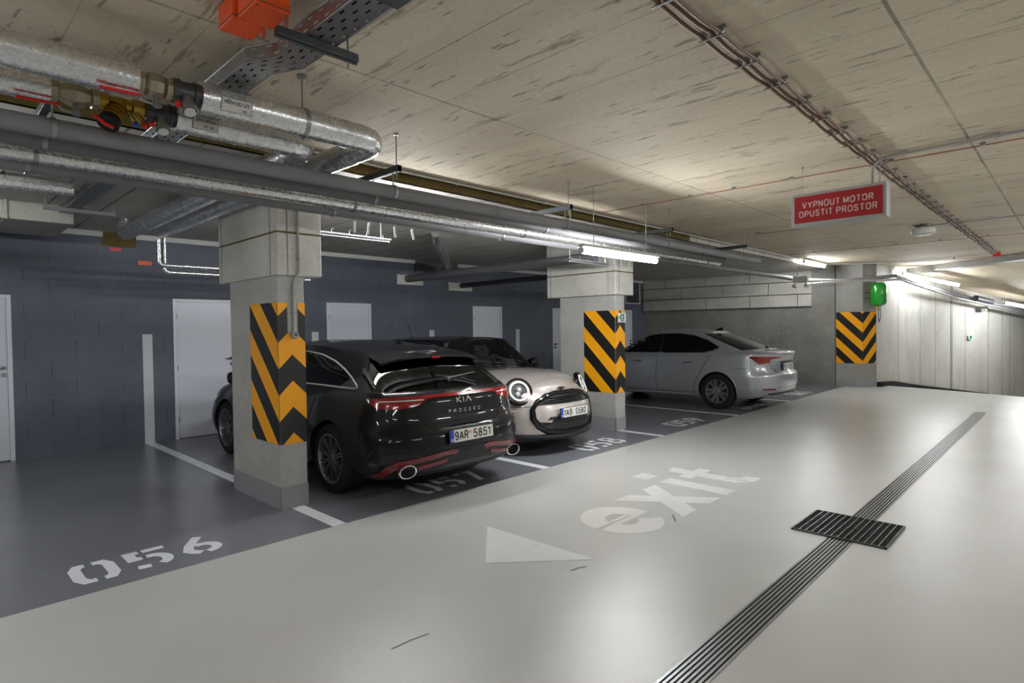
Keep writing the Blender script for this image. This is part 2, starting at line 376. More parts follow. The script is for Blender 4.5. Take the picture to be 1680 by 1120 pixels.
def block_text(s, h, weight=.16, squeeze=1.0, gap=.28, total=None):
    """centred sans lettering from strokes; total sets the overall width"""
    def lay(sq):
        x = 0; out = []
        for ch in s:
            if ch == ' ': x += .45*h*sq; continue
            w_, ss = GLY[ch.replace('Š', 'S')]; W_ = w_*h*.78*sq
            for st in ss:
                pts = [Vector((x+p[0]*W_, (p[1]-.5)*h*(1-weight))) for p in st]; run = [pts[0]]
                def emit_run(r):
                    if len(r) > 1: out.append(stroke([tuple(q) for q in r], h*weight, 1e-4*(len(out) % 6)))
                for i in range(1, len(pts)):
                    run.append(pts[i])
                    if i < len(pts)-1 and (pts[i]-pts[i-1]).angle(pts[i+1]-pts[i]) > 1.3:
                        e_ = (pts[i]-pts[i-1]).normalized()*h*weight*.3; run[-1] = pts[i]+e_*0; emit_run(run); run = [pts[i]]
                emit_run(run)
            if ch == 'Š': out.append(stroke([(x+.15*W_, h*.78), (x+.5*W_, h*.62), (x+.85*W_, h*.78)], h*weight*.7))
            x += W_+(gap+weight)*h*sq
        return merge(*out), x-(gap+weight)*h*sq
    m, W_ = lay(squeeze)
    if total: m, W_ = lay(squeeze*total/W_)
    m.v = [(v[0]-W_/2, v[1], v[2]) for v in m.v]; return m
# ================================================================== THE SETTING
XL, XR, YB, YF = -8.0, 30.0, 10.03, -6.0
CREST = [(15.0, -6.0), (16.4, -.6), (17.0, .89), (17.65, 2.34), (18.35, 4.4), (18.5, 4.8)]
# floors
m = MB(); m.quad([(XL, YF, 0)]+[(x, y, 0) for x, y in CREST if y < 4.5]+[(18.38, 4.5, 0), (XL, 4.5, 0)]); m2 = m
struct('floor_aisle', m, 'aisle', smooth=False)
m = MB(); m.quad([(XL, 4.5, 0), (18.38, 4.5, 0), (18.38, 10.5, 0), (XL, 10.5, 0)]); struct('floor_bays', m, 'bay', smooth=False)
m = MB()
D = Vector((.92, -.39, 0)).normalized(); cr = [Vector((x, y, 0)) for x, y in CREST]
for a, b in zip(cr[:-1], cr[1:]):
    m.quad([a, b, b+D*1.0+Vector((0,0,-.12)), a+D*1.0+Vector((0,0,-.12))]); m.quad([a+D*1.0+Vector((0,0,-.12)), b+D*1.0+Vector((0,0,-.12)), b+D*14+Vector((0,0,-2.0)), a+D*14+Vector((0,0,-2.0))])
struct('floor_ramp', m, 'aisle', smooth=False)
# ceilings
ST0, ST1 = Vector((20.4, 4.17, 0)), Vector((12.6, -4.55, 0))    # drop line where the ramp ceiling starts
m = MB(); m.quad([(XL, YF, CZ), (11.3, YF, CZ), (ST1.x, ST1.y, CZ), (ST0.x, ST0.y, CZ), (20.4, 4.83, CZ), (XL, 4.83, CZ)])
struct('ceiling_aisle', m, 'ceiling', smooth=False)
m = MB(); m.quad([(XL, 4.83, SZ), (20.4, 4.83, SZ), (20.4, 10.5, SZ), (XL, 10.5, SZ)]); struct('ceiling_bays', m, 'bay_ceiling', smooth=False)
m = MB(); m.box(XL, 9.4, 4.83, 4.87, SZ, CZ+.05); struct('trim_1', m, 'wool', smooth=False)
m = MB(); m.box(9.4, 20.4, 4.83, 4.87, SZ, CZ+.05); struct('trim_5', m, 'bay_ceiling', smooth=False)
dn = Vector((0, 0, 1)).cross(ST0-ST1).normalized()*-1
if dn.x < 0: dn = -dn
m = MB(); a0, a1 = ST0+Vector((0,0,CZ)), ST1+Vector((0,0,CZ)); b0, b1 = a0-Vector((0,0,.15)), a1-Vector((0,0,.15))
m.quad([a0, a1, b1, b0]); c0, c1 = b0+dn*.35, b1+dn*.35; m.quad([b0, b1, c1, c0])
struct('ceiling_step', m, 'far_wall', smooth=False)
m = MB(); m.quad([c0, c1, c1+dn*14+Vector((0,0,-14*.2)), c0+dn*14+Vector((0,0,-14*.2))]); struct('ceiling_ramp', m, 'ceiling', smooth=False)
# back wall with openings for the doors
DOORS = [(0.07, .97), (2.87, 3.82), (5.43, 6.38), (9.07, 10.01), (11.9, 12.84), (14.8, 15.72)]
m = MB(); x = XL
for a, b in DOORS:
    m.box(x, a, YB, YB+.2, 0, CZ+.1); m.box(a, b, YB, YB+.2, 2.17, CZ+.1); x = b
m.box(x, 16.46, YB, YB+.2, 0, CZ+.1)
struct('wall_back', m, 'blocks', smooth=False)
m = MB(); m.box(XL, 1.99, YB-.035, YB, SZ-.075, SZ); m.box(2.4, 16.4, YB-.035, YB, SZ-.075, SZ); struct('trim_2', m, 'trim', smooth=False)
for i, (a, b) in enumerate(DOORS):
    m = MB(); t_ = .05
    m.box(a, a+t_, YB-.012, YB+.1, 0, 2.17); m.box(b-t_, b, YB-.012, YB+.1, 0, 2.17); m.box(a+t_, b-t_, YB-.012, YB+.1, 2.17-t_, 2.17)
    fr = struct('door_%d' % (i+1), m, 'door_frame', smooth=False, bevel=.003)
    m = MB(); m.box(a+t_, b-t_, YB+.008, YB+.05, .012, 2.17-t_); leaf = obj('door_leaf', m, 'door', fr, smooth=False, bevel=.003)
    hx = b-.09 if i not in (4,) else a+.09
    m = MB()
    for z in (1.22, 1.13): m.lathe([(0, -.02), (.026, -.02), (.028, -.004), (.028, .01), (0, .012)], (hx, YB-.004, z), (0, 1, 0), 20)
    m.tube([(hx, YB-.01, 1.22), (hx, YB-.05, 1.22), (hx-.10 if i != 4 else hx+.1, YB-.05, 1.22)], .009, 8)
    obj('door_handle', m, 'steel' if i == 0 else 'steel_dark', fr)
    sx = a+.05 if hx > (a+b)/2 else b-.05
    m = MB()
    for z in (.3, 1.1, 1.9): m.tube([(sx, YB-.016, z-.04), (sx, YB-.016, z+.04)], .008, 8)
    obj('hinge', m, 'steel', fr)
# wall stripes continuing the bay lines up the wall
LINES = [2.52, 5.2, 7.88, 10.56, 13.24]
names = ['left of the second door', 'between nearest column and third door', 'above the small car', 'left of the second column', 'behind the silver car']
for x, nm in zip(LINES, names):
    m = MB(); m.box(x-.065, x+.065, YB-.004, YB+.001, 0, 1.63)
    tag(obj('wall_stripe', m, 'wall_paint', smooth=False), 'white painted stripe on the dark block wall '+nm, 'painted stripe', 'white stripes on the back wall')
# other walls
m = MB(); m.quad([(16.46, YB, 0), (17.1, 5.2, 0), (17.12, 4.68, 0), (17.12, 4.68, CZ), (17.1, 5.2, CZ), (16.46, YB, CZ)][0:1]+[(17.12, 4.68, 0), (17.12, 4.68, CZ), (16.46, YB, CZ)])
struct('wall_far', m, 'far_wall', smooth=False)
m = MB(); m.box(XL-.2, XL, YF, 10.3, 0, CZ+.1); struct('wall_left', m, 'column', smooth=False)
m = MB(); m.box(XL, 22, YF-.2, YF, -.6, CZ+.1); struct('wall_near', m, 'column', smooth=False)
# insulation cladding in three courses on the far wall, each panel bevelled
pd = (Vector((17.1, 5.2, 0))-Vector((16.46, YB, 0))).normalized(); nd = Vector((-pd.y, pd.x, 0)); nd = nd if nd.x < 0 else -nd
p0 = Vector((16.46, YB, 0))
m = MB(); L = 4.85
for r, (z0, z1) in enumerate(((2.14, 2.47), (2.48, 2.81), (2.82, SZ))):
    s0 = 0; off = [.75, 1.25, .75][r]; edges = [0]+[off+1.25*k for k in range(4) if off+1.25*k < L-.1]+[L]
    for a, b in zip(edges[:-1], edges[1:]):
        c = p0+pd*(a+b)/2+nd*.06; c.z = (z0+z1)/2; m.obox(c, (pd, nd, (0,0,1)), ((b-a)/2-.007, .06, (z1-z0)/2-.005))
struct('wall_far_cladding', m, 'cladding', smooth=False, bevel=.006)
# ramp wall and its black kerb
RW = [(17.62, 3.83), (18.6, 3.70), (19.9, 3.57), (20.7, 3.25), (21.5, 2.86), (23.2, 2.1), (25.0, 1.30), (30, -1.0)]
m = MB()
for (x0, y0), (x1, y1) in zip(RW[:-1], RW[1:]): m.quad([(x0, y0, -3), (x1, y1, -3), (x1, y1, CZ+.1), (x0, y0, CZ+.1)])
struct('wall_ramp', m, 'ramp_wall', smooth=True, ang=15)
def fz(x, y):
    d = (Vector((x, y, 0))-Vector((17.65, 2.34, 0))).dot(Vector((.92, -.39, 0)))
    return 0 if d < 0 else -.13*d
m = MB()
K = [(17.0, 3.98)]+RW[:6]
for (x0, y0), (x1, y1) in zip(K[1:-1], K[2:]):
    n = Vector((y1-y0, -(x1-x0), 0)).normalized()*.10
    if n.y > 0: n = -n
    z0, z1 = fz(x0, y0), fz(x1, y1)
    a, b = Vector((x0, y0, z0)), Vector((x1, y1, z1)); h = Vector((0, 0, .13)); dn_ = Vector((0, 0, -.3))
    m.quad([a+n+dn_, b+n+dn_, b+n+h, a+n+h]); m.quad([a+n+h, b+n+h, b+h, a+h]); 
a = Vector((17.62, 3.83, 0)); m.quad([a+Vector((0,0,0)), a+Vector((-.02,-.1,0)), a+Vector((-.02,-.1,.13)), a+Vector((0,0,.13))])
struct('baseboard_ramp', m, 'rubber', smooth=False)
# vertical joints of the ramp wall
m = MB()
def on_wall(t):
    acc = 0
    for (x0, y0), (x1, y1) in zip(RW[:-1], RW[1:]):
        l = math.hypot(x1-x0, y1-y0)
        if acc+l >= t: k = (t-acc)/l; return Vector((x0+(x1-x0)*k, y0+(y1-y0)*k, 0)), Vector((x1-x0, y1-y0, 0)).normalized()
        acc += l
for t_, w_ in ((1.55, .004), (2.9, .005), (3.55, .004), (4.9, .006), (6.0, .008), (6.7, .005), (7.1, .005)):
    p, d = on_wall(t_); n = Vector((d.y, -d.x, 0)); n = n if n.y < 0 else -n; p = p+n*.002; p.z = .6
    m.obox(p, (d, n, (0,0,1)), (w_, .002, 2.4))
struct('trim_3', m, 'far_wall', smooth=False)
p, d = on_wall(4.25); n = Vector((d.y, -d.x, 0)); n = n if n.y < 0 else -n
m = MB(); p = p+n*.006; p.z = .6; m.obox(p, (d, n, (0,0,1)), (.045, .006, 2.4)); struct('trim_4', m, 'band', smooth=False)

# ================================================================== COLUMNS
def chev_uv(z, off, zt): return ((0, 0), )  # placeholder
PER = .485
def column(x0, x1, y0, y1, label, capx, capy, seam, lab2):
    c = thing('concrete_column', label, 'column', ((x0+x1)/2, (y0+y1)/2, 0))
    ox, oy = (x0+x1)/2, (y0+y1)/2
    hx, hy = (x1-x0)/2, (y1-y0)/2
    m = MB(); m.box(-hx, hx, -hy, hy, 0, 2.4); obj('shaft', m, 'column', c, smooth=False, bevel=.012)
    m = MB()
    for a, b, cc, d in ((-hx-.003, hx+.003, -hy-.003, -hy+.01), (-hx-.003, hx+.003, hy-.01, hy+.003), (-hx-.003, -hx+.01, -hy, hy), (hx-.01, hx+.003, -hy, hy)): m.box(a, b, cc, d, 0, .21)
    obj('painted_base_band', m, 'band', c, smooth=False)
    # capital: two courses of thick panels, then what runs up to the ceiling
    cx0, cx1, cy0, cy1 = capx[0]-ox, capx[1]-ox, capy[0]-oy, capy[1]-oy
    m = MB(); m.box(cx0, cx1, cy0, cy1, 2.155, seam-.006); m.box(cx0, cx1, cy0, cy1, seam+.006, SZ)
    m.box(cx0+.012, cx1-.012, cy0+.012, cy1-.012, 2.2, SZ)
    cap = obj('capital', m, 'capital', c, smooth=False, bevel=.012)
    m = MB(); m.box(cx0+.008, cx1-.008, cy0+.008, cy1-.008, seam-.008, seam+.008); obj('seam', m, 'wool', cap, smooth=False)
    m = MB(); m.box(cx0-.004, cx0+.03, cy0+.13, cy0+.136, 2.16, SZ-.05); m.box(cx0-.004, cx0+.03, cy1-.09, cy1-.084, 2.16, SZ-.05)
    m.box(cx0+.10, cx0+.106, cy0-.004, cy0+.02, 2.16, SZ-.05)
    obj('joint', m, 'far_wall', cap, smooth=False)
    return c, hx, hy
def chev_panel(c, pts, z0, z1, offs, nrm):
    """pts: 2D breakpoints along the face with a zig-zag offset each"""
    m = MB(); n = Vector((nrm[0], nrm[1], 0))*.004
    for i in range(len(pts)-1):
        (xa, ya), (xb, yb) = pts[i], pts[i+1]; oa, ob = offs[i], offs[i+1]
        q = [Vector((xa, ya, z0))+n, Vector((xb, yb, z0))+n, Vector((xb, yb, z1))+n, Vector((xa, ya, z1))+n]
        P0 = .127
        def V(z, o): return (1.91-z+o+.485/2-.127)/PER
        m.quad(q, 0, [(0, V(z0, oa)), (0, V(z0, ob)), (0, V(z1, ob)), (0, V(z1, oa))])
    o = obj('warning_panel', m, 'chevron', c)
    return o
c1, hx, hy = column(2.37, 2.63, 5.27, 6.39, 'concrete column with black and yellow chevrons beside the dark estate car, nearest the camera', (2.35, 2.79), (5.22, 6.62), 2.55, '')
z0, z1 = .6, 1.91
chev_panel(c1, [(-hx, -hy), (-hx, -hy+.61)], z0, z1, [0, .61], (-1, 0))
chev_panel(c1, [(-hx, -hy), (-hx+.09, -hy)], 1.62, z1, [0, .09], (0, -1))
chev_panel(c1, [(-hx+.19, -hy), (hx, -hy)], 1.62, z1, [.07, 0], (0, -1))
chev_panel(c1, [(-hx, -hy), (0, -hy), (hx, -hy)], z0, 1.62, [0, .13, 0], (0, -1))
c2, hx2, hy2 = column(7.78, 8.05, 5.27, 6.39, 'concrete column with chevrons and a small green exit sign, between the small car and the silver car', (7.72, 8.24), (5.22, 6.62), 2.52, '')
chev_panel(c2, [(-hx2, -hy2), (-hx2, -hy2+.61)], z0, z1, [0, .61], (-1, 0))
chev_panel(c2, [(-hx2, -hy2), (0, -hy2), (hx2, -hy2)], z0, z1, [0, .135, 0], (0, -1))
# escape-route sign on the second column
es = thing('exit_sign', 'small white and green running man exit sign on the second column', 'sign', (7.945, 5.262, 1.795))
m = MB(); m.box(-.105, .105, -.012, -.004, -.075, .075); obj('sign_plate', m, 'white', es, smooth=False)
m = MB(); m.box(-.045, .06, -.015, -.011, -.06, .06); obj('green_field', m, 'exit_green', es, smooth=False)
m = merge(place(stroke([(-.02, .03), (0, .0), (.0, -.02), (.03, -.05)], .014), (0, -.0165, 0), (1,0,0), (0,0,1)), place(stroke([(0, -.02), (-.03, -.045)], .014), (0, -.0165, 0), (1,0,0), (0,0,1)),
          place(stroke([(-.03, .01), (.0, .02), (.035, .005)], .012), (0, -.0165, 0), (1,0,0), (0,0,1)), place(stroke([(-.008, .045), (.008, .045)], .016), (0, -.0165, 0), (1,0,0), (0,0,1)))
obj('pictogram', m, 'white', es, smooth=False)
m = place(stroke([(-.085, 0), (-.06, 0)], .05), (0, -.0135, 0), (1,0,0), (0,0,1)); obj('arrow', m, 'exit_green', es, smooth=False)
# corner column at the ramp
c3 = thing('corner_column', 'wide corner column with V-shaped chevrons at the far end by the ramp', 'column', (17.2, 4.05, 0))
m = MB(); poly = [(0, .63), (0, 0), (.42, -.22), (.9, -.2), (.9, .63)]
m.prism(poly, 0, CZ); obj('shaft', m, 'corner', c3, smooth=False)
def cv3(pts, offs, nrm):
    return chev_panel(c3, pts, .62, 1.96, offs, nrm)
cv3([(0, 0), (0, .62)], [.12, .74], (-1, 0)); cv3([(0, 0), (.40, -.21)], [.12, .62], (-.46, -.89))
m = MB(); m.prism([(-.004, .63), (-.004, -.004), (.42, -.226), (.42, -.2), (.02, .02), (.02, .63)], 0, .2); obj('painted_base_band', m, 'band', c3, smooth=False)

# ================================================================== FLOOR MARKINGS
def flat(name, mb, label, cat='floor marking', mat='paint', z=.002, group=None, th=.0015):
    m = MB(); n0 = len(mb.v)
    m.v = [(v[0], v[1], z) for v in mb.v]; m.f = list(mb.f); m.mi = list(mb.mi)
    return tag(obj(name, m, mat, smooth=False), label, cat, group)
def rect(x0, x1, y0, y1): m = MB(); m.quad([(x0, y0, 0), (x1, y0, 0), (x1, y1, 0), (x0, y1, 0)]); return m
ln = ['left of the dark estate car, running past the nearest column', 'between the dark estate car and the small car', 'beside the second column, right of the small car', 'along the near side of the silver car', 'along the far side of the silver car']
for x, nm in zip(LINES, ln):
    flat('parking_line', rect(x-.062, x+.062, 4.5, YB), 'white parking bay line '+nm, 'parking line', 'paint', .0018, 'white bay lines')
def digit(ch, w=.27, h=.42, s=.072):
    a, b = w/2-s/2, h/2-s/2; out = []
    if ch == '0':
        out = [stroke([(.015, b), (a*.7, b), (a, b*.6), (a, -b*.6), (a*.7, -b), (.03, -b)], s), stroke([(-.03, b), (-a*.7, b), (-a, b*.6), (-a, -b*.6), (-a*.7, -b), (-.015, -b)], s)]
    elif ch == '5':
        out = [stroke([(-.01, b), (a+s/2, b)], s), stroke([(-.035, b), (-a, b), (-a, .03), (-.04, .03)], s), stroke([(-.01, .04)]+arc(.01, -.07, a-.01, .11, 75, -70, 9), s), stroke([(-.03, -b), (-a-.01, -b*.93)], s)]
    elif ch == '6':
        out = [stroke([(a*.5, b+.03), (-a*.6, .03), (-a, -.08), (-a*.7, -b*.8), (-.03, -b)], s), stroke([(-.03, .0)]+arc(0, -.085, a, .095, 85, -85, 9), s)]
    elif ch == '9':
        out = [stroke([(-a*.5, -b-.03), (a*.6, -.03), (a, .08), (a*.7, b*.8), (.03, b)], s), stroke([(.03, .0)]+arc(0, .085, -a, -.095, 85, -85, 9), s)]
    elif ch == '7':
        out = [stroke([(-a-s/2, b), (-.02, b)], s), stroke([(.01, b), (a, b), (a*.75, b-.06), (-a*.35, -b-.03)], s)]
    elif ch == '8':
        out = [stroke(arc(0, .105, a*.85, .085, 80, -80, 8), s), stroke(arc(0, .105, a*.85, .085, 100, 260, 8), s), stroke(arc(0, -.09, a, .095, 80, -80, 8), s), stroke(arc(0, -.09, a, .095, 100, 260, 8), s)]
    elif ch == '1':
        out = [stroke([(-.06, b*.6), (.02, b), (.02, -b-.03)], s)]
    for k, o_ in enumerate(out): o_.v = [(v[0], v[1], k*2e-4) for v in o_.v]
    return merge(*out)
NUM = {'056': .72, '057': 3.55, '058': 6.28, '059': 8.8, '060': 11.45, '061': 14.45}
for s_, x in NUM.items():
    t = thing('bay_number', 'white stencilled floor number '+s_+' at the mouth of its parking bay', 'floor marking', (x+.485, 4.89, 0), 0, 'bay numbers')
    for i, ch in enumerate(s_):
        d = digit(ch); d.v = [(v[0]+(i-1)*.335, v[1], .0022+v[2]) for v in d.v]; obj('digit', d, 'paint', t, smooth=False)
# the big exit lettering and its arrow
B0 = 2.46
e_out = arc(4.24, B0+.36, .335, .37, -28, 180, 26)+arc(4.24, B0+.36, .335, .37, 180, 315, 18)
def ring_sector(cx, cy, rx, ry, ix, iy, a0, a1, n=24):
    m = MB(); O = arc(cx, cy, rx, ry, a0, a1, n); I = arc(cx, cy, ix, iy, a0, a1, n)
    for i in range(n): m.quad([(*O[i], 0), (*O[i+1], 0), (*I[i+1], 0), (*I[i], 0)])
    return m
e = merge(ring_sector(4.22, B0+.35, .34, .36, .13, .15, 0, 176), ring_sector(4.22, B0+.35, .34, .36, .13, .15, 184, 322))
e.quad([(4.10, B0+.29, 0), (4.35, B0+.29, 0), (4.35, B0+.345, 0), (4.095, B0+.345, 0)])
e.quad([(4.352, B0+.29, 0), (4.555, B0+.29, 0), (4.56, B0+.349, 0), (4.352, B0+.349, 0)])
e.quad([(4.10, B0+.36, 0), (4.34, B0+.36, 0), (4.34, B0+.40, 0), (4.11, B0+.40, 0)])
x_ = MB(); x_.quad([(4.63, B0, 0), (4.88, B0, 0), (5.005, B0+.18, 0), (5.13, B0, 0), (5.39, B0, 0), (5.135, B0+.355, 0), (5.38, B0+.71, 0), (5.13, B0+.71, 0), (5.005, B0+.53, 0), (4.88, B0+.71, 0), (4.63, B0+.71, 0), (4.88, B0+.355, 0)])
i_ = MB(); i_.quad([(5.5, B0, 0), (5.72, B0, 0), (5.72, B0+.73, 0), (5.5, B0+.73, 0)]); i_.quad([(5.5, B0+.87, 0), (5.72, B0+.87, 0), (5.72, B0+1.07, 0), (5.5, B0+1.07, 0)])
t_ = MB(); t_.quad([(x, B0+y, 0) for x, y in ((5.98, .9), (5.98, .70), (5.86, .70), (5.86, .55), (5.98, .55), (5.98, .2), (5.99, .12), (6.06, .03), (6.2, -.01), (6.35, 0), (6.34, .155), (6.22, .17), (6.19, .24), (6.19, .55), (6.33, .55), (6.33, .70), (6.19, .70), (6.19, .95))])
flat('exit_lettering', merge(e, x_, i_, t_), 'large pale word exit painted on the light driveway floor', 'floor marking', 'paint_soft', .0018)
a_ = MB(); a_.quad([(3.36, B0, 0), (3.33, 3.54, 0), (2.79, 2.99, 0)]); flat('floor_arrow', a_, 'pale triangular arrow head painted left of the word exit', 'floor marking', 'paint_soft', .0018)
SK = [((1.70, 2.54), (1.93, 2.52), .008), ((3.09, 2.47), (3.22, 2.43), .012), ((4.47, 2.44), (4.62, 2.55), .012)]
for (a, b, w_), nm in zip(SK, ('in the foreground, left of the drain', 'just below the painted arrow head', 'beside the painted letter e')):
    flat('tyre_scuff', stroke([a, ((a[0]+b[0])/2+.01, (a[1]+b[1])/2+.008), b], w_), 'short dark scuff mark on the light floor '+nm, 'scuff mark', 'steel_dark', .0024, 'scuff marks')
# ================================================================== DRAIN AND GRATE
dr = thing('floor_drain', 'long slotted steel drain channel running away across the light floor', 'drain', (5, 1.31, 0))
m = MB(); m.box(-8, 8.65, -.085, .085, .0005, .0012); obj('channel', m, 'pit', dr, smooth=False)  # flat black strip; the trough's shade is put into its colour
for a, b in ((-8, -.07), (.53, 8.65)):
    m = MB()
    for k in range(8): y = -.084+k*.024; m.box(a, b, y-.0065, y+.0065, .001, .004)
    obj('slotted_cover', m, 'steel', dr, smooth=False)
gr = thing('floor_grate', 'black mesh grate over the drain sump in the light floor', 'grate', (5.235, 1.335, 0))
m = MB(); m.box(-.31, .31, -.32, .32, .004, .005); obj('sump', m, 'pit', gr, smooth=False)  # flat black sheet standing for the shaded pit under the bars
m = MB(); m.box(-.32, .32, -.33, -.318, 0, .014); m.box(-.32, .32, .318, .33, 0, .014); m.box(-.32, -.308, -.33, .33, 0, .014); m.box(.308, .32, -.33, .33, 0, .014); obj('rim', m, 'steel_dark', gr, smooth=False)
m = MB()
for k in range(1, 14): y = -.32+k*.64/14; m.box(-.31, .31, y-.0025, y+.0025, .005, .014)
obj('cross_bars', m, 'steel', gr, smooth=False)
m = MB()
for k in range(1, 18): x = -.31+k*.62/18; m.box(x-.002, x+.002, -.32, .32, .005, .011)
obj('long_bars', m, 'steel_dark', gr, smooth=False)
# ================================================================== LAMPS
def lamp(p0, p1, label, rods=None, group='fluorescent tube lamps', tm='tube'):
    p0, p1 = Vector(p0), Vector(p1); c = (p0+p1)/2; d = (p1-p0).normalized(); L = (p1-p0).length/2
    t = thing('tube_lamp', label, 'lamp', c, 0, group)
    sd = d.cross(Vector((0,0,1))).normalized(); up = sd.cross(d)
    m = MB(); m.obox(up*.024, (d, sd, up), (L, .062, .006)); m.obox(up*.04, (d, sd, up), (L, .035, .012)); obj('housing', m, 'white_pvc', t, smooth=False, bevel=.004)  # flange widened to block the tube's upward light
    m = MB(); m.tube([-d*(L-.012)-up*.018, d*(L-.012)-up*.018], .036, 16); obj('diffuser', m, tm, t)
    m = MB()
    for s in (-1, 1): m.tube([d*s*(L-.012)-up*.018, d*s*(L+.004)-up*.018], .038, 16)
    obj('end_cap', m, 'white_pvc', t)
    if rods:
        m = MB()
        for k in (-.7, .7): a = d*L*k+up*.04; m.tube([a, (a.x, a.y, rods-c.z)], .004, 6)
        obj('hanger', m, 'steel', t)
    return t
lamp((5.12, 3.9, 2.5), (6.68, 3.9, 2.5), 'lit tube lamp hanging under the pipes left of the second column', CZ, 'fluorescent tube lamps', 'tube_key')
lamp((2.9, 5.34, 2.84), (4.4, 5.34, 2.84), 'lit tube lamp mostly hidden behind the pipes, right of the nearest column', SZ)
lamp((14.65, 4.66, 3.13), (16.15, 4.66, 3.13), 'lit tube lamp on the ceiling above the cluster of emergency spotlights', None, 'fluorescent tube lamps', 'tube_bright')
lamp((18.8, 3.47, 3.0), (20.0, 2.4, 2.68), 'lit tube lamp above the ramp, right of the green vessel', None, 'fluorescent tube lamps', 'tube_bright')
lamp((21.5, 1.55, 2.2), (22.8, .75, 1.98), 'lit tube lamp at the right edge of the photo further down the ramp', None, 'fluorescent tube lamps', 'tube_bright')
for x in (-5.5, -1.5, 2.5, 6.5, 10.5, 14.0):  # unseen row of lamps added as fill light for the driveway
    lamp((x, -1.7, 3.13), (x+1.5, -1.7, 3.13), 'added fill tube lamp on the ceiling on the far side of the driveway', None, 'added fill lamps behind the camera', 'tube_bright' if x > 4 else 'tube_dim')
lamp((-2.6, 3.6, 2.5), (-1.1, 3.6, 2.5), 'added fill tube lamp hanging under the pipes left of the frame')  # unseen lamp added to light the near column and pipes from the left
lamp((-1.2, 6.2, 2.86), (.3, 6.2, 2.86), 'added fill tube lamp over the bay left of the frame')  # unseen lamp added to brighten the left bays and jacketed pipe runs
lamp((-2.6, .2, 3.13), (-1.1, .7, 3.13), 'added fill tube lamp on the ceiling left behind the camera', None, 'fluorescent tube lamps', 'tube_dim')  # unseen lamp added for more light on the left side

# ================================================================== PIPES
def pipe(name, pts, r, mat, label, cat='pipe', group=None, rings=(), ringmat=None, seg=20):
    t = tag(obj(name, MB().tube(pts, r, seg), mat), label, cat, group)
    if rings:
        d = None
        m = MB()
        for p, dd in rings:
            p, dd = Vector(p), Vector(dd).normalized(); m.tube([p-dd*.022, p+dd*.022], r+.0025, seg)
        obj('tape_band', m, ringmat or mat, t)
    return t
def bend(a, b, c, r, n=6):    # quarter bend at b between segments a-b and b-c
    a, b, c = Vector(a), Vector(b), Vector(c); u = (a-b).normalized()*r; v = (c-b).normalized()*r
    return [b+u*(1-sin(pi/2*i/n))+v*(1-cos(pi/2*i/n)) for i in range(n+1)]
PX = lambda xs, y, z: [((x, y, z), (1, 0, 0)) for x in xs]
GZ = 2.75
pipe('foam_pipe', [(-7.9, 3.98, GZ), (10.2, 3.98, GZ)], .052, 'pvc', 'uppermost grey foam-covered pipe of the long run under the ceiling, nearest the driveway', 'pipe', None, PX((3.9, 6.2, 8.1), 3.98, GZ), 'pvc_dark')
pipe('foam_pipe', [(-7.9, 4.27, GZ), (7.9, 4.27, GZ), (8.6, 4.33, GZ-.01), (9.6, 4.33, GZ-.01)], .052, 'pvc_dark', 'second grey pipe of the long run, directly above the silver jacketed one')
pipe('foil_pipe', [(-7.9, 4.60, GZ), (10.0, 4.60, GZ)], .062, 'foil', 'long silver foil-jacketed pipe in the run over the bay mouths', 'pipe', None, PX((.62, 1.9, 2.05, 3.1, 3.3, 4.7, 6.5, 8.2), 4.60, GZ))
pipe('foam_pipe', [(-7.9, 4.95, GZ), (15.4, 4.95, GZ)], .052, 'pvc', 'lowest grey pipe of the long run, nearest the columns', 'pipe', None, PX((4.35, 7.0, 9.5, 12.0), 4.95, GZ), 'pvc_dark')
bz = 'steel rail carrying the long pipes, '
for x, nm in ((.58, 'under the red valve levers'), (2.76, 'just right of the nearest column'), (4.95, 'midway between the two columns'), (7.1, 'beside the second column'), (9.5, 'furthest along the pipe run')):
    t = thing('pipe_bracket', bz+nm, 'bracket', (x, 4.55, 2.9), 0, 'pipe brackets')
    m = MB(); m.box(-.02, .02, -.66, .66, .0, .05); m.box(-.022, .022, -.66, -.655, -.002, .052); obj('rail', m, 'steel_dark', t, smooth=False, bevel=.003)
    m = MB()
    for y in (-.62, .63): m.tube([(0, y, -.06), (0, y, (CZ if y < 0 else SZ)-2.9)], .005, 8); m.lathe([(0, 0), (.013, 0), (.013, .01), (0, .01)], (0, y, -.02), (0,0,1), 6); m.lathe([(0, 0), (.02, 0), (.02, .006), (0, .006)], (0, y, (CZ if y < 0 else SZ)-2.908), (0,0,1), 12)
    obj('threaded_rod', m, 'steel', t)
    for y, r in ((3.98, .055), (4.27, .055), (4.6, .065), (4.95, .055)):
        m = MB(); ring = [(0, y-4.55+r*cos(a), GZ-2.9+r*sin(a)) for a in [2*pi*k/20 for k in range(20)]]
        for dx in (-.008, .008):
            pass
        m.lathe([(r-.002, -.012), (r+.004, -.012), (r+.004, .012), (r-.002, .012)], (0, y-4.55, GZ-2.9), (1, 0, 0), 24)
        m.tube([(0, y-4.55, GZ-2.9+r), (0, y-4.55, .0)], .005, 8)
        obj('clamp', m, 'steel', t)
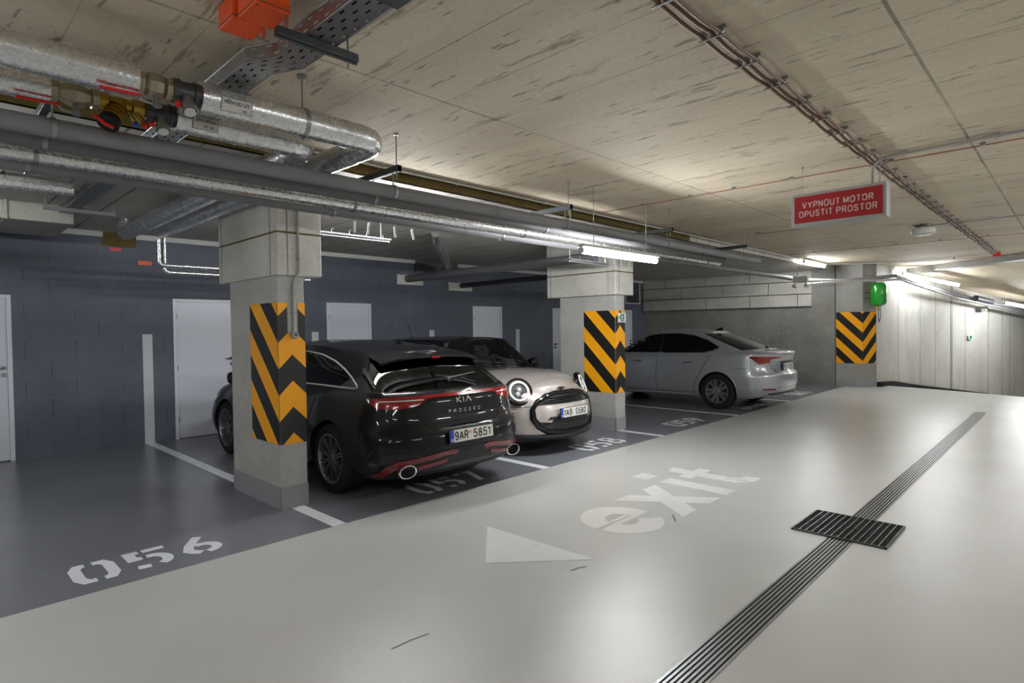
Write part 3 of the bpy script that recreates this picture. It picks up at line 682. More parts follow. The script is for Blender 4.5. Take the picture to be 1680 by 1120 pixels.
# big jacketed heating pipes, their valves and the two elbows
BZ, RB = 2.91, .085
YBp, YAp, XBe, XAe = 3.42, 3.84, 2.25, 1.97
def big(name, y, xe, x0, yend, label, zt, rings):
    pts = [(x0, y, BZ), (xe-.16, y, BZ)] + bend((xe-.16, y, BZ), (xe, y, BZ), (xe, y+.16, BZ), .13) + [(xe, yend-.2, BZ)] + bend((xe, yend-.2, BZ), (xe, yend, BZ), (xe, yend, BZ+.2), .13) + [(xe, yend, zt)]
    t = tag(obj(name, MB().tube(pts, RB, 24), 'foil'), label, 'pipe')
    m = MB()
    for p, d in rings: p, d = Vector(p), Vector(d).normalized(); m.tube([p-d*.02, p+d*.02], RB+.002, 24)
    obj('tape_band', m, 'foil_blue', t)
    return t
bB = big('heating_pipe', YBp, XBe, 1.13, 8.35, 'thick silver supply pipe with a printed label, turning over the nearest column', SZ-.004, [((1.7, YBp, BZ), (1,0,0)), ((2.0, YBp, BZ), (1,0,0)), ((XBe, 3.75, BZ), (0,1,0)), ((XBe, 5.3, BZ), (0,1,0)), ((XBe, 6.9, BZ), (0,1,0))])
bA = big('heating_pipe', YAp, XAe, 1.13, 8.75, 'slightly lower silver return pipe with a printed label beside the thick supply pipe', SZ-.004, [((1.5, YAp, BZ), (1,0,0)), ((1.7, YAp, BZ), (1,0,0)), ((XAe, 4.15, BZ), (0,1,0)), ((XAe, 6.2, BZ), (0,1,0)), ((XAe, 7.6, BZ), (0,1,0))])
b2 = pipe('heating_pipe', [(-7.9, YBp, BZ), (.84, YBp, BZ)], RB-.003, 'foil', 'thick silver jacketed pipe entering from the left edge, above the others', 'pipe', None, PX((-.5, .72), YBp, BZ))
a2 = pipe('heating_pipe', [(-7.9, YAp, BZ), (.55, YAp, BZ)], RB-.012, 'foil', 'silver jacketed pipe at the left edge, ending at the first red valve lever', 'pipe', None, PX((.0,), YAp, BZ))
def wrap_label(parent, y, xc, lines, w=.155, h=.085, tilt=0.0):
    a0 = math.atan2(-(BZ-1.64)*1.0, -y) + tilt    # angle in the YZ plane towards the aisle and down
    R = RB+.003
    def mp(v, dr=0):
        a = a0 - v[1]/R; return (xc+v[0], y+(R+dr)*cos(a), BZ+(R+dr)*sin(a))
    m = MB(); n = 8
    for i in range(n):
        y0, y1 = -h/2+h*i/n, -h/2+h*(i+1)/n; m.quad([mp((-w/2, y0)), mp((w/2, y0)), mp((w/2, y1)), mp((-w/2, y1))])
    lab = obj('pipe_label', m, 'white_pvc', parent)
    f = MB()
    for (xa, ya, xb, yb) in ((-w/2, -h/2, w/2, -h/2), (-w/2, h/2, w/2, h/2), (-w/2, -h/2, -w/2, h/2), (w/2, -h/2, w/2, h/2)):
        k = 6; f.tube([mp((xa+(xb-xa)*i/k, ya+(yb-ya)*i/k), .0005) for i in range(k+1)], .0012, 4)
    obj('border', f, 'plate_text', lab)
    out = []
    for s_, sz, dx, dy in lines:
        tm = text_mb(s_, sz, .0006); tm.v = [mp((v[0]+dx, v[1]+dy), .001) for v in tm.v]; out.append(tm)
    obj('lettering', merge(*out), 'plate_text', lab, smooth=False)
wrap_label(bB, YBp, 1.30, [('PŘÍVOD ÚT', .026, 0, .012), ('C2-', .018, .045, -.02)], .16, .075)
wrap_label(bA, YAp, 1.28, [('ZPÁTEČKA', .024, 0, .017), ('ÚT  C2-', .018, .02, -.015)], .14, .075)
def valve(x0, x1, y, lever_dx, label, mat='nickel'):
    t = thing('ball_valve', label, 'valve', ((x0+x1)/2, y, BZ)); h = (x1-x0)/2
    m = MB(); m.lathe([(0, -h), (.055, -h), (.058, -h+.03), (.045, -h+.035), (.062, -.03), (.07, 0), (.062, .03), (.045, h-.035), (.058, h-.03), (.055, h), (0, h)], (0,0,0), (1,0,0), 8)
    obj('valve_body', m, mat, t, ang=20)
    m = MB(); m.tube([(0, -.02, -.05), (0, -.04, -.10)], .014, 10); m.lathe([(0, 0), (.022, 0), (.022, .014), (0, .014)], (0, -.042, -.105), (0, -.3, -1), 6); m.tube([(0, -.042, -.112), (lever_dx*.35, -.045, -.105), (lever_dx*.45, -.05, -.09)], .007, 8); obj('stem', m, 'steel', t)
    m = MB(); m.obox((lever_dx*.95, -.055, -.088), ((1, 0, .03), (0, 1, 0), (0, 0, 1)), (abs(lever_dx)*.52, .012, .006)); obj('lever', m, 'red', t, smooth=False, bevel=.004)
    return t
valve(.84, 1.0, YBp, -.17, 'brass ball valve with a red lever on the thick upper pipe')
valve(.55, .76, YAp, -.17, 'brass ball valve with a red lever on the lower pipe, leftmost')
def tee(x0, x1, y, label):
    t = thing('pipe_tee', label, 'pipe fitting', ((x0+x1)/2, y, BZ)); h = (x1-x0)/2
    m = MB(); m.lathe([(0, -h), (.062, -h), (.066, -h+.03), (.058, -h+.032), (.058, h-.032), (.068, h-.03), (.062, h), (0, h)], (0,0,0), (1,0,0), 20); obj('fitting_body', m, 'steel_dark', t)
    m = MB(); m.tube([(.0, -.03, -.04), (.0, -.06, -.10)], .032, 16); m.lathe([(.034, 0), (.04, .0), (.04, .03), (.034, .03)], (0, -.053, -.085), (0, -.45, -.9), 16); obj('branch', m, 'steel', t)
    m = MB(); m.lathe([(0, 0), (.028, 0), (.028, .012), (0, .012)], (0, -.066, -.112), (0, -.45, -.9), 16); obj('sensor_cap', m, 'white_pvc', t)
    m = MB(); m.lathe([(0, 0), (.014, 0), (.016, .02), (0, .028)], (-.055, -.055, -.075), (0, -.45, -.9), 10); obj('plug', m, 'red', t)
tee(1.0, 1.13, YBp, 'dark steel pipe tee with a round gauge on the thick upper pipe')
tee(.98, 1.13, YAp, 'dark steel pipe tee with a round gauge on the lower pipe')
t = thing('balancing_valve', 'brass balancing valve with red and blue caps between the two jacketed pipes', 'valve', (.86, YAp, BZ))
m = MB(); m.lathe([(0, -.10), (.045, -.10), (.05, -.06), (.035, -.05), (.042, 0), (.035, .05), (.05, .06), (.045, .12), (0, .12)], (0,0,0), (1,0,0), 10); m.tube([(0, -.01, 0), (-.05, -.05, -.10)], [.036, .045], 12)
for k in range(4): m.lathe([(.04, 0), (.052, .0), (.052, .008), (.04, .008)], (-.015-.012*k, -.02-.01*k, -.03-.022*k), (-.45, -.4, -.85), 16)
m.tube([(.04, -.02, -.03), (.06, -.05, -.09)], .010, 8); m.tube([(.07, -.02, -.03), (.10, -.05, -.085)], .016, 8); obj('valve_body', m, 'brass', t, ang=25)
m = MB(); m.lathe([(0, 0), (.05, 0), (.055, .03), (0, .04)], (-.06, -.058, -.115), (-.45, -.4, -.85), 20); obj('hand_wheel', m, 'rubber', t)
m = MB(); m.tube([(-.13, -.06, -.10), (-.09, -.085, -.145), (-.05, -.09, -.16)], .010, 8); m.lathe([(0, 0), (.014, 0), (.014, .02), (0, .02)], (.105, -.055, -.095), (0, -.4, -.9), 10); obj('red_cap', m, 'red', t)
m = MB(); m.lathe([(0, 0), (.012, 0), (.012, .02), (0, .02)], (.062, -.055, -.1), (0, -.4, -.9), 10); obj('blue_cap', m, 'blue', t)
t = thing('pipe_hanger', 'threaded ceiling hanger behind the thick silver pipe', 'bracket', (1.72, 3.42, 0)); m = MB(); m.tube([(0, 0, BZ+RB-.01), (0, 0, CZ)], .006, 8); m.lathe([(0, 0), (.03, 0), (.03, .012), (0, .012)], (0, 0, CZ-.014), (0,0,1), 6); obj('rod', m, 'steel', t)
m = MB(); m.lathe([(RB+.002, -.012), (RB+.006, -.012), (RB+.006, .012), (RB+.002, .012)], (0, 0, BZ), (1,0,0), 24); obj('clamp', m, 'steel', t)
# pipes behind, over the bays
pipe('foil_pipe', [(-7.9, 6.75, 2.98), (1.12, 6.75, 2.98)], .06, 'foil', 'crinkled silver pipe at the far left under the bay ceiling', 'pipe', None, PX((.3, .8), 6.75, 2.98))
pipe('thin_foil_pipe', [(2.25, 8.35, 2.82), (2.25, 8.35, 2.55)]+bend((2.25, 8.35, 2.55), (2.25, 8.35, 2.5), (2.4, 8.35, 2.5), .05)+[(4.3, 8.35, 2.5)], .028, 'foil', 'upper thin shiny pipe running level behind the nearest column')
pipe('thin_foil_pipe', [(2.33, 8.42, 2.86), (2.33, 8.42, 2.47)]+bend((2.33, 8.42, 2.47), (2.33, 8.42, 2.42), (2.5, 8.42, 2.42), .05)+[(4.3, 8.42, 2.42)], .028, 'foil', 'lower thin shiny pipe running level behind the nearest column')
pipe('drain_pipe', [(7.25, 5.25, 2.70), (7.25, 10.03, 2.70)], .075, 'pvc_dark', 'dark thick pipe running from the pipe run to the back wall, above the small car')
pipe('drain_pipe', [(8.55, 5.6, 2.62), (8.72, 10.03, 2.62)], .055, 'steel_dark', 'dark thinner pipe running to the back wall, ending left of the second column')
pipe('flexible_duct', [(5.62, 7.0, 3.095), (5.68, 7.06, 3.03), (5.85, 7.25, 2.99), (6.5, 7.95, 2.98), (7.9, 9.5, 2.97), (8.05, 9.8, 2.9)], .08, 'foil', 'shiny diagonal foil duct under the bay ceiling above the dark car')
for x0, x1, z0, z1, nm in ((7.0, 7.66, 2.58, 2.78, 'around the thick dark pipe'), (8.36, 9.05, 2.5, 2.68, 'around the thinner dark pipe')):
    m = MB(); m.box(x0, x1, YB-.02, YB, z0, z1); tag(obj('wall_collar', m, 'capital', smooth=False, bevel=.006), 'pale plaster patch in the back wall '+nm, 'wall patch')
m = MB(); m.box(7.45, 8.6, YB-.05, YB, 2.86, SZ); tag(obj('wall_opening', m, 'steel_dark', smooth=False), 'dark opening high in the back wall behind the foil duct', 'opening')
m = MB(); m.box(1.99, 2.4, YB-.01, YB, 2.9, SZ); tag(obj('wall_opening', m, 'wool', smooth=False), 'brownish square opening in the back wall behind the bent foil pipes', 'opening')
m = MB(); m.box(2.07, 2.22, YB-.012, YB, 2.84, 2.88); tag(obj('fire_seal_tag', m, 'red', smooth=False), 'small red tag high on the back wall, left of the pair', 'tag', 'fire seal tags')
m = MB(); m.box(2.42, 2.6, YB-.012, YB, 2.66, 2.72); tag(obj('fire_seal_tag', m, 'orange', smooth=False), 'small orange tag high on the back wall, lower right of the pair', 'tag', 'fire seal tags')
m = MB(); m.box(-3, 1.38, 8.3, 9.5, 2.90, SZ); m.box(.76, .8, 8.27, 9.53, 2.89, SZ); tag(obj('ventilation_duct', m, 'cladding', smooth=False, bevel=.008), 'pale rectangular duct under the ceiling at the far left', 'duct')
# vent grille at the far right of the back wall
t = thing('vent_grille', 'tall louvred vent high on the back wall right of the second column', 'vent', (15.75, YB, 2.72))
m = MB(); m.box(-.42, .42, -.03, 0, -.36, -.32); m.box(-.42, .42, -.03, 0, .32, .36); m.box(-.42, -.38, -.03, 0, -.32, .32); m.box(.38, .42, -.03, 0, -.32, .32); obj('vent_frame', m, 'trim', t, smooth=False)
m = MB()
for k in range(8): x = -.34+k*.095; m.box(x, x+.03, -.02, 0, -.32, .32)
obj('louvre', m, 'steel', t, smooth=False)
m = MB(); m.box(-.38, .38, -.004, 0, -.32, .32); obj('backing', m, 'steel_dark', t, smooth=False)
# cable trays
def tray(name, secs, w, z, h, label, brackets=()):
    """secs: centre line (x, y) points"""
    t = thing(name, label, 'cable tray', (secs[0][0], secs[0][1], z)); ox, oy = secs[0]
    P = [Vector((x-ox, y-oy)) for x, y in secs]; m = MB(); L = 0
    for i in range(len(P)-1):
        d = (P[i+1]-P[i]); l = d.length; d.normalize(); n = Vector((-d.y, d.x))*w/2
        def off(k, s):
            a = P[k]
            dd = []
            if k > 0: dd.append((P[k]-P[k-1]).normalized())
            if k < len(P)-1: dd.append((P[k+1]-P[k]).normalized())
            av = sum(dd, Vector((0, 0))).normalized(); return a+Vector((-av.y, av.x))*w/2*s
        A, B, C, Dd = off(i, 1), off(i, -1), off(i+1, -1), off(i+1, 1)
        m.quad([(*A, 0), (*B, 0), (*C, 0), (*Dd, 0)], 0, [(L, 0), (L, w), (L+l, w), (L+l, 0)])
        for p, q in ((A, Dd), (B, C)): m.quad([(*p, 0), (*q, 0), (*q, h), (*p, h)], 0, [(L, 0), (L+l, 0), (L+l, h), (L, h)])
        L += l
    obj('perforated_channel', m, 'perforated', t)
    for k, s in enumerate((-1, 1)):
        mm = MB(); pts = [(*(off_), .012+h*0) for off_ in []]
    m = MB()
    for s in (1, -1):
        pts = []
        for k in range(len(P)):
            dd = []
            if k > 0: dd.append((P[k]-P[k-1]).normalized())
            if k < len(P)-1: dd.append((P[k+1]-P[k]).normalized())
            av = sum(dd, Vector((0, 0))).normalized(); q = P[k]+Vector((-av.y, av.x))*w/2*s; pts.append((q.x, q.y, h))
        m.tube(pts, .005, 6)
        m.tube([(p[0], p[1], 0) for p in pts], .004, 6)
    obj('edge_bead', m, 'steel', t)
    m = MB()
    for k in range(3):
        m.tube([(p.x+(k-1)*w*.22, p.y, .02+.004*k) for p in P], .012, 8)
    obj('cable', m, 'rubber', t)
    return t
tray('cable_tray', [(1.41, -5.5), (1.41, 2.92), (1.325, 3.1), (1.325, 8.3)], .16, 3.02, .075, 'perforated metal cable tray with a slight kink, running under the ceiling at top left')
m = MB(); m.box(1.326, 1.494, -5.4, 2.1, 3.004, 3.013); tag(obj('tray_cover', m, 'steel_dark', smooth=False), 'smooth metal cover under the cable tray at the top edge of the photo', 'tray cover')
t = thing('tray_bracket', 'steel rail with threaded rods carrying the kinked cable tray', 'bracket', (1.4, 2.6, 2.99))
m = MB(); m.box(-.21, .2, -.02, .02, -.02, .02); m.box(-.21, .2, -.005, .005, -.03, .02); obj('rail', m, 'steel_dark', t, smooth=False, bevel=.003)
m = MB()
for x in (-.16, .15): m.tube([(x, 0, -.06), (x, 0, CZ-2.99)], .005, 8)
obj('threaded_rod', m, 'steel', t)
t = thing('tray_bracket', 'steel rail carrying the cable tray near the back wall at far left', 'bracket', (1.35, 7.9, 2.99))
m = MB(); m.box(-.3, .35, -.02, .02, -.02, .02); obj('rail', m, 'steel', t, smooth=False)
m = MB()
for x in (-.28, .33): m.tube([(x, 0, -.03), (x, 0, SZ-2.99)], .005, 8)
obj('threaded_rod', m, 'steel', t)
tray('cable_tray', [(-4, 7.6), (.45, 7.6)], .3, 2.75, .06, 'perforated cable tray at the left edge in front of the pale duct')
for (x0, x1, y, z), nm in (((2.95, 3.98, 5.85, 2.69), 'right of the nearest column'), ((6.35, 7.25, 5.06, 2.57), 'in front of the second column')):
    t = thing('cable_rail', 'hanging metal cable rail with small hooks '+nm, 'rail', ((x0+x1)/2, y, z)); h = (x1-x0)/2
    m = MB(); m.box(-h, h, -.02, .02, -.02, .025); m.box(-h, h, -.07, .07, -.002, .002); obj('rail', m, 'steel', t, smooth=False, bevel=.002)
    m = MB()
    for k in range(5): x = -h+.08+k*(2*h-.16)/4; m.tube([(x, 0, .02), (x, 0, .06), (x+.015, 0, .075), (x+.03, 0, .06)], .004, 6); 
    for x in (-h+.05, h-.1): m.tube([(x, .01, 0), (x, .01, SZ-z)], .004, 6)
    obj('hook', m, 'steel', t)
    m = MB()
    for k in range(3): m.tube([(-h, -.05+.05*k, .01), (h, -.05+.05*k, .012)], .008, 6)
    obj('cable', m, 'pvc', t)
tg = [(3.04, .1), (3.19, .3), (3.5, -.2), (3.72, -.4), (7.18, 0), (7.42, 0), (7.6, -.25), (7.82, -.15)]
tn = ['leftmost of four by the nearest column', 'second from left of four by the nearest column', 'third from left of four by the nearest column', 'rightmost of four by the nearest column',
      'leftmost of four over the second column', 'second from left of four over the second column', 'third from left of four over the second column', 'rightmost of four over the second column']
for (x, tilt), nm in zip(tg, tn):
    m = MB(); d = Vector((tilt*.5, 0, 1)).normalized(); m.obox(Vector((x, 5.03, 2.64))-d*.0, (d, (0, 1, 0), d.cross(Vector((0, 1, 0)))), (.055, .003, .012))
    m.tube([Vector((x, 5.03, 2.64))+d*.05, (x+tilt*.03, 5.0, GZ-.04)], .0025, 5)
    tag(obj('cable_tag', m, 'cable_tie', smooth=False), 'white strip tag under the pipes, '+nm, 'tag', 'white cable tags')
# orange junction boxes and their cables
for (x0, x1, y0, y1, z0), nm in (((1.08, 1.235, 2.80, 2.97, 3.085), 'the one nearer the silver pipes'), ((1.08, 1.235, 2.55, 2.74, 3.055), 'the one nearer the top edge')):
    t = thing('junction_box', 'orange junction box on the ceiling, '+nm, 'junction box', ((x0+x1)/2, (y0+y1)/2, z0), 0, 'orange junction boxes')
    hx_, hy_ = (x1-x0)/2, (y1-y0)/2
    m = MB(); m.box(-hx_, hx_, -hy_, hy_, .0, CZ-z0); obj('box_body', m, 'orange', t, smooth=False, bevel=.005)
    m = MB(); m.box(-hx_-.002, hx_+.002, -hy_-.002, hy_+.002, .012, .016)
    for sx in (-1, 1):
        for sy in (-1, 1): m.lathe([(0, 0), (.006, 0), (.006, .002), (0, .002)], (sx*(hx_-.015), sy*(hy_-.015), -.001), (0,0,1), 8)
    obj('lid_seam', m, 'copper', t, smooth=False)
    m = MB()
    for k in range(2): m.tube([(hx_-.01, .02*k, .06), (hx_+.03, .02*k, .05), (hx_+.05, .02*k+.04, .04), (hx_+.07, .10+.02*k, .05)], .006, 8)
    obj('cable', m, 'orange', t)
# white conduit along the ceiling edge
def conduit(pts, r, label, mat='white_pvc', clips=(), cat='conduit', name='conduit'):
    t = tag(obj(name, MB().tube(pts, r, 10), mat), label, cat)
    if clips:
        m = MB()
        for p in clips: m.box(p[0]-.012, p[0]+.012, p[1]-r-.006, p[1]+r+.006, p[2]-r-.004, CZ)
        obj('clip', m, mat, t, smooth=False)
    return t
conduit([(-3, 4.74, CZ-.02), (14.6, 4.74, CZ-.02)], .012, 'long white conduit along the ceiling edge above the pipe run', 'white_pvc', [(x, 4.74, CZ-.02) for x in (1.6, 2.9, 4.1, 5.5, 6.1, 7.6, 9.2, 10.6, 12, 13.4)])
conduit([(6.0, 4.74, CZ-.02), (6.0, 4.74, 2.98)], .01, 'short white conduit dropping from the ceiling edge to the pipes')
conduit([(16.2, 4.66, CZ-.02), (16.9, 4.2, CZ-.02), (17.35, 3.4, CZ-.02), (17.3, 2.5, CZ-.02), (17.0, 1.45, CZ-.02)], .012, 'white conduit crossing the ceiling from the far lamp to the red box')
conduit([(18.4, 3.75, 3.0), (20.3, 3.25, 2.72), (22.0, 2.45, 2.44), (24.8, 1.2, 1.98)], .016, 'white conduit descending along the ramp wall ceiling')
# sign, its conduit and chains
sg = thing('hanging_sign', 'red hanging sign reading VYPNOUT MOTOR OPUSTIT PROSTOR', 'sign', (6.15, 1.665, 2.765))
m = MB(); m.box(0, .15, -.405, .405, -.155, .155); obj('sign_housing', m, 'grey_plastic', sg, smooth=False, bevel=.004)
m = MB(); m.box(-.003, .0, -.377, .377, -.128, .128); fp = obj('sign_face', m, 'sign_red', sg, smooth=False)
tm = merge(place(block_text('VYPNOUT MOTOR', .064, .17, 1, .24, .60), (-.0045, 0, .040), (0, -1, 0), (0, 0, 1)), place(block_text('OPUSTIT PROSTOR', .064, .17, 1, .24, .66), (-.0045, 0, -.046), (0, -1, 0), (0, 0, 1)))
obj('lettering', tm, 'sign_text', fp, smooth=False)
m = MB()
for y, z in ((-.405, .1), (-.405, -.1)): m.lathe([(0, 0), (.006, 0), (.006, .003), (0, .003)], (.1, y-.002, z), (0, 1, 0), 8)
m.tube([(.06, .32, .155), (.06, .32, CZ-2.765)], .003, 6); m.lathe([(0, 0), (.012, 0), (.008, .02), (0, .02)], (.06, .32, CZ-2.765-.02), (0,0,1), 8)
obj('wire_hanger', m, 'steel', sg)
m = MB()
for k in range(14):
    z = .165+k*.02; a = (1, 0, 0) if k % 2 else (0, 1, 0)
    m.tube([(.07+.006*cos(q)*a[0], -.34+.006*cos(q)*a[1], z+.013*sin(q)) for q in [2*pi*i/8 for i in range(8)]], .0018, 5, closed=True)
obj('chain', m, 'steel', sg)
conduit([(6.3, 1.40, 2.925), (6.3, 1.40, 3.04)]+bend((6.3, 1.40, 3.04), (6.3, 1.40, 3.17), (6.3, 1.1, 3.17), .12)+[(6.27, .6, 3.17), (6.25, -5.9, 3.17)], .013, 'grey conduit crossing the ceiling and bending down to the red sign', 'grey_plastic', [(6.28, y, 3.17) for y in (1.15, .5, -.3)])
conduit([(11.2, 1.70, 3.17), (11.1, -5.9, 3.17)], .013, 'grey conduit crossing the ceiling to the white dome detector', 'grey_plastic', [(11.17, y, 3.17) for y in (1.2, .2)])
t = thing('ceiling_detector', 'white dome detector on the ceiling right of the red sign', 'detector', (11.25, 1.80, CZ))
m = MB(); m.lathe([(0, -.17), (.10, -.165), (.15, -.14), (.17, -.10), (.15, -.06), (.10, -.035), (0, -.03)], seg=28); obj('dome', m, 'white_pvc', t)
m = MB(); m.lathe([(0, -.03), (.06, -.03), (.06, 0), (0, 0)], seg=16); m.tube([(.0, .0, -.02), (-.12, .1, -.02), (-.15, .02, -.06)], .006, 6); obj('base', m, 'steel_dark', t)
# brown cable bundle with clips
t = thing('cable_bundle', 'three brown cables clipped side by side along the ceiling to the small red box', 'cable', (2.0, 1.40, CZ-.03))
CL = [2.51, 2.99, 3.44, 3.88, 4.32, 4.75, 5.2, 5.62, 6.06]+[6.5+.45*k for k in range(24)]
for k in range(3):
    pts = []
    x = 0.3
    while x < 16.9:
        ph = (x-2.99)/.45*pi; sag = -.012*abs(sin(ph)); pts.append((x-2.0, (k-1)*.045+.006*sin(x*3.1+k*2), sag)); x += .11
    obj('cable', MB().tube(pts, .0105, 8), 'copper', t)
m = MB()
for x in CL:
    m.box(x-2.0-.008, x-2.0+.008, -.075, .075, .012, .03); m.box(x-2.0-.007, x-2.0+.007, -.075, .075, -.019, -.014)
    for k in range(3): m.lathe([(.011, -.006), (.016, -.006), (.016, .006), (.011, .006)], (x-2.0, (k-1)*.045, 0), (1, 0, 0), 10)
obj('clip', m, 'steel', t)
t = thing('alarm_box', 'small red alarm junction box where the brown cables end', 'junction box', (17.0, 1.36, CZ))
m = MB(); m.box(-.05, .05, -.07, .07, -.09, 0); obj('box_body', m, 'red', t, smooth=False, bevel=.005); m = MB(); m.lathe([(0, -.10), (.012, -.10), (.012, -.09), (0, -.09)]); obj('cable_gland', m, 'black', t)
def wire(x, y0, y1, clips, label, r=.004):
    t = thing('red_wire', label, 'wire', (x, y0, CZ-.02)); obj('cable', MB().tube([(0, 0, 0), (.02, (y1-y0)*.5, -.004), (0, y1-y0, 0)], r, 6), 'redwire', t)
    m = MB()
    for y in clips: m.box(-.012, .012, y-y0-.02, y-y0+.02, -.006, .02)
    obj('clip', m, 'steel', t, smooth=False)
wire(6.53, 4.7, -5.9, (4.0, 3.35, 2.82, 2.2, 1.30, .62, -.2), 'thin red wire crossing the ceiling behind the red sign')
wire(13.5, 4.6, -5.9, (4.09, 3.3, 2.6, 1.9, 1.2, .5), 'thin red wire crossing the ceiling beyond the dome detector')
wire(17.6, 3.3, .9, (3.0, 2.2, 1.4), 'thin red wire crossing the ceiling beside the red box')
wire(10.0, 3.95, 3.2, (3.9,), 'short faint red wire on the ceiling above the second column')
# socket and conduit on the nearest column
t = thing('cable_outlet', 'round grey cable outlet with a conduit on the front of the nearest column', 'outlet', (2.52, 5.27, 1.61))
m = MB(); m.lathe([(0, -.045), (.03, -.045), (.036, -.03), (.036, 0), (0, 0)], (0, 0, 0), (0, 1, 0), 20); obj('outlet_body', m, 'grey_plastic', t)
m = MB(); m.lathe([(0, -.05), (.012, -.05), (.014, -.044), (0, -.044)], (0, 0, 0), (0, 1, 0), 12); obj('outlet_core', m, 'steel_dark', t)
m = MB(); m.tube([(-.005, -.015, .03), (-.005, -.015, .46), (.0, -.03, .52), (.03, -.065, .58), (.03, -.065, 1.45)], .011, 10)
for z in (.2, .38, .7, 1.0, 1.3): m.box(-.02 if z < .5 else .012, .012 if z < .5 else .048, -.03 if z < .5 else -.07, 0 if z < .5 else -.045, z-.01, z+.01)
obj('conduit', m, 'grey_plastic', t)
# emergency twin spotlight under the far pipes
t = thing('emergency_spotlight', 'white twin-head emergency spotlight hanging under the far end of the pipes', 'lamp', (14.55, 4.72, 2.62))
m = MB(); m.box(-.06, .06, -.18, .14, .0, .16); obj('battery_box', m, 'white_pvc', t, smooth=False, bevel=.01)
for y in (-.13, .10):
    m = MB(); m.lathe([(0, 0), (.03, 0), (.055, .07), (.05, .075), (0, .06)], (0, y, -.03), (-.3, .4 if y > 0 else -.4, -1), 16); obj('spot_head', m, 'white_pvc', t)
m = MB(); m.tube([(0, -.12, .16), (0, -.12, CZ-2.62)], .006, 6); m.tube([(0, .1, .16), (.02, .02, CZ-2.62)], .006, 6); obj('hanger', m, 'white_pvc', t)
# green vessel at the corner column
t = thing('expansion_vessel', 'green pressure vessel hanging on the corner column above its chevrons', 'vessel', (17.22, 3.70, 2.4))
m = MB(); m.lathe([(0, -.31), (.08, -.305), (.15, -.27), (.18, -.21), (.182, 0), (.18, .21), (.15, .27), (.08, .30), (0, .305)], seg=32); m.lathe([(.181, -.012), (.186, -.008), (.186, .008), (.181, .012)], seg=32); obj('tank', m, 'green', t)
m = MB(); m.lathe([(0, 0), (.025, 0), (.02, -.05), (.03, -.08), (.018, -.12), (0, -.12)], (0, 0, -.31), (0, 0, 1), 12); obj('valve', m, 'brass', t)
m = MB(); m.tube([(.0, 0, -.43), (.0, .0, -.62), (.05, .0, -.7), (.14, -.01, -.6), (.2, -.0, -.4), (.21, 0, -.25), (.2, .02, .25)], .018, 10); obj('hose', m, 'steel', t)
m = MB(); m.tube([(0, .05, .05), (.0, .32, .05)], .012, 6); m.tube([(0, .05, -.1), (.0, .32, -.1)], .012, 6); obj('wall_bracket', m, 'steel_dark', t)
# pipes that follow the ramp wall
pipe('ramp_pipe', [(15.4, 4.93, 2.74), (16.6, 4.3, 2.74), (17.3, 3.35, 2.84), (19.4, 3.2, 2.72), (20.8, 2.62, 2.46), (24.6, 1.1, 1.93)], .045, 'pvc', 'upper grey pipe curving from the pipe run down along the ramp wall')
pipe('ramp_pipe', [(15.2, 4.80, 2.62), (16.5, 4.1, 2.72), (17.3, 3.25, 2.74), (19.3, 3.05, 2.60), (20.7, 2.5, 2.34), (24.4, 1.0, 1.82)], .03, 'foil', 'lower thin silver pipe curving down along the ramp wall')
t = thing('duct_silencer', 'grey cylindrical fitting on the pipe high on the ramp wall near the right edge', 'pipe fitting', (21.9, 2.05, 2.30))
m = MB(); dd = Vector((.92, -.37, -.13)).normalized(); m.tube([-dd*.45, -dd*.4, dd*.4, dd*.45], [.04, .085, .085, .04], 16); obj('fitting_body', m, 'steel_dark', t)
t = thing('wall_floodlight', 'small grey unlit floodlight on the ramp wall near the right edge', 'lamp', (22.75, 2.26, 2.05))
m = MB(); m.box(-.12, .1, -.22, -.08, -.07, .08); obj('flood_head', m, 'grey_plastic', t, smooth=False, bevel=.02); m = MB(); m.box(-.08, -.04, -.1, .03, -.1, .02); obj('wall_bracket', m, 'steel_dark', t, smooth=False)
t = thing('exit_sign', 'tiny white and green exit sign on the ramp wall', 'sign', (22.4, 2.42, 1.2)); m = MB(); m.obox((0, -.02, 0), ((.9, -.38, 0), (.38, .9, 0), (0, 0, 1)), (.09, .006, .07)); obj('sign_plate', m, 'white', t, smooth=False)
m = MB(); m.obox((-.003, -.028, 0), ((.9, -.38, 0), (.38, .9, 0), (0, 0, 1)), (.05, .006, .05)); obj('green_field', m, 'exit_green', t, smooth=False)
# ================================================================== CARS
def lerp_tab(tab, x):
    tab = sorted(tab)
    if x <= tab[0][0]: return tab[0][1]
    for (a, va), (b, vb) in zip(tab[:-1], tab[1:]):
        if x <= b:
            k = (x-a)/(b-a); k = k*k*(3-2*k)*.35+k*.65; return va+(vb-va)*k
    return tab[-1][1]
def half_ring(xf, xr, W, Lf, nf, Lr, nr, NF=18, NS=46, NR=18):
    P = []
    for i in range(NF):
        t = pi/2*i/NF; P.append((xf-Lf+Lf*cos(t)**(2/nf), W*sin(t)**(2/nf)))
    for i in range(NS+1): P.append((xf-Lf+(xr+Lr-xf+Lf)*i/NS, W))
    for i in range(NR-1, -1, -1):
        t = pi/2*i/NR; P.append((xr+Lr-Lr*cos(t)**(2/nr), W*sin(t)**(2/nr)))
    return P
def mirror_mesh(mb):
    n = len(mb.v); m = MB(); m.v = list(mb.v)+[(x, -y, z) for x, y, z in mb.v]
    m.f = list(mb.f)+[tuple(n+i for i in reversed(f)) for f in mb.f]; m.mi = mb.mi*2; return m
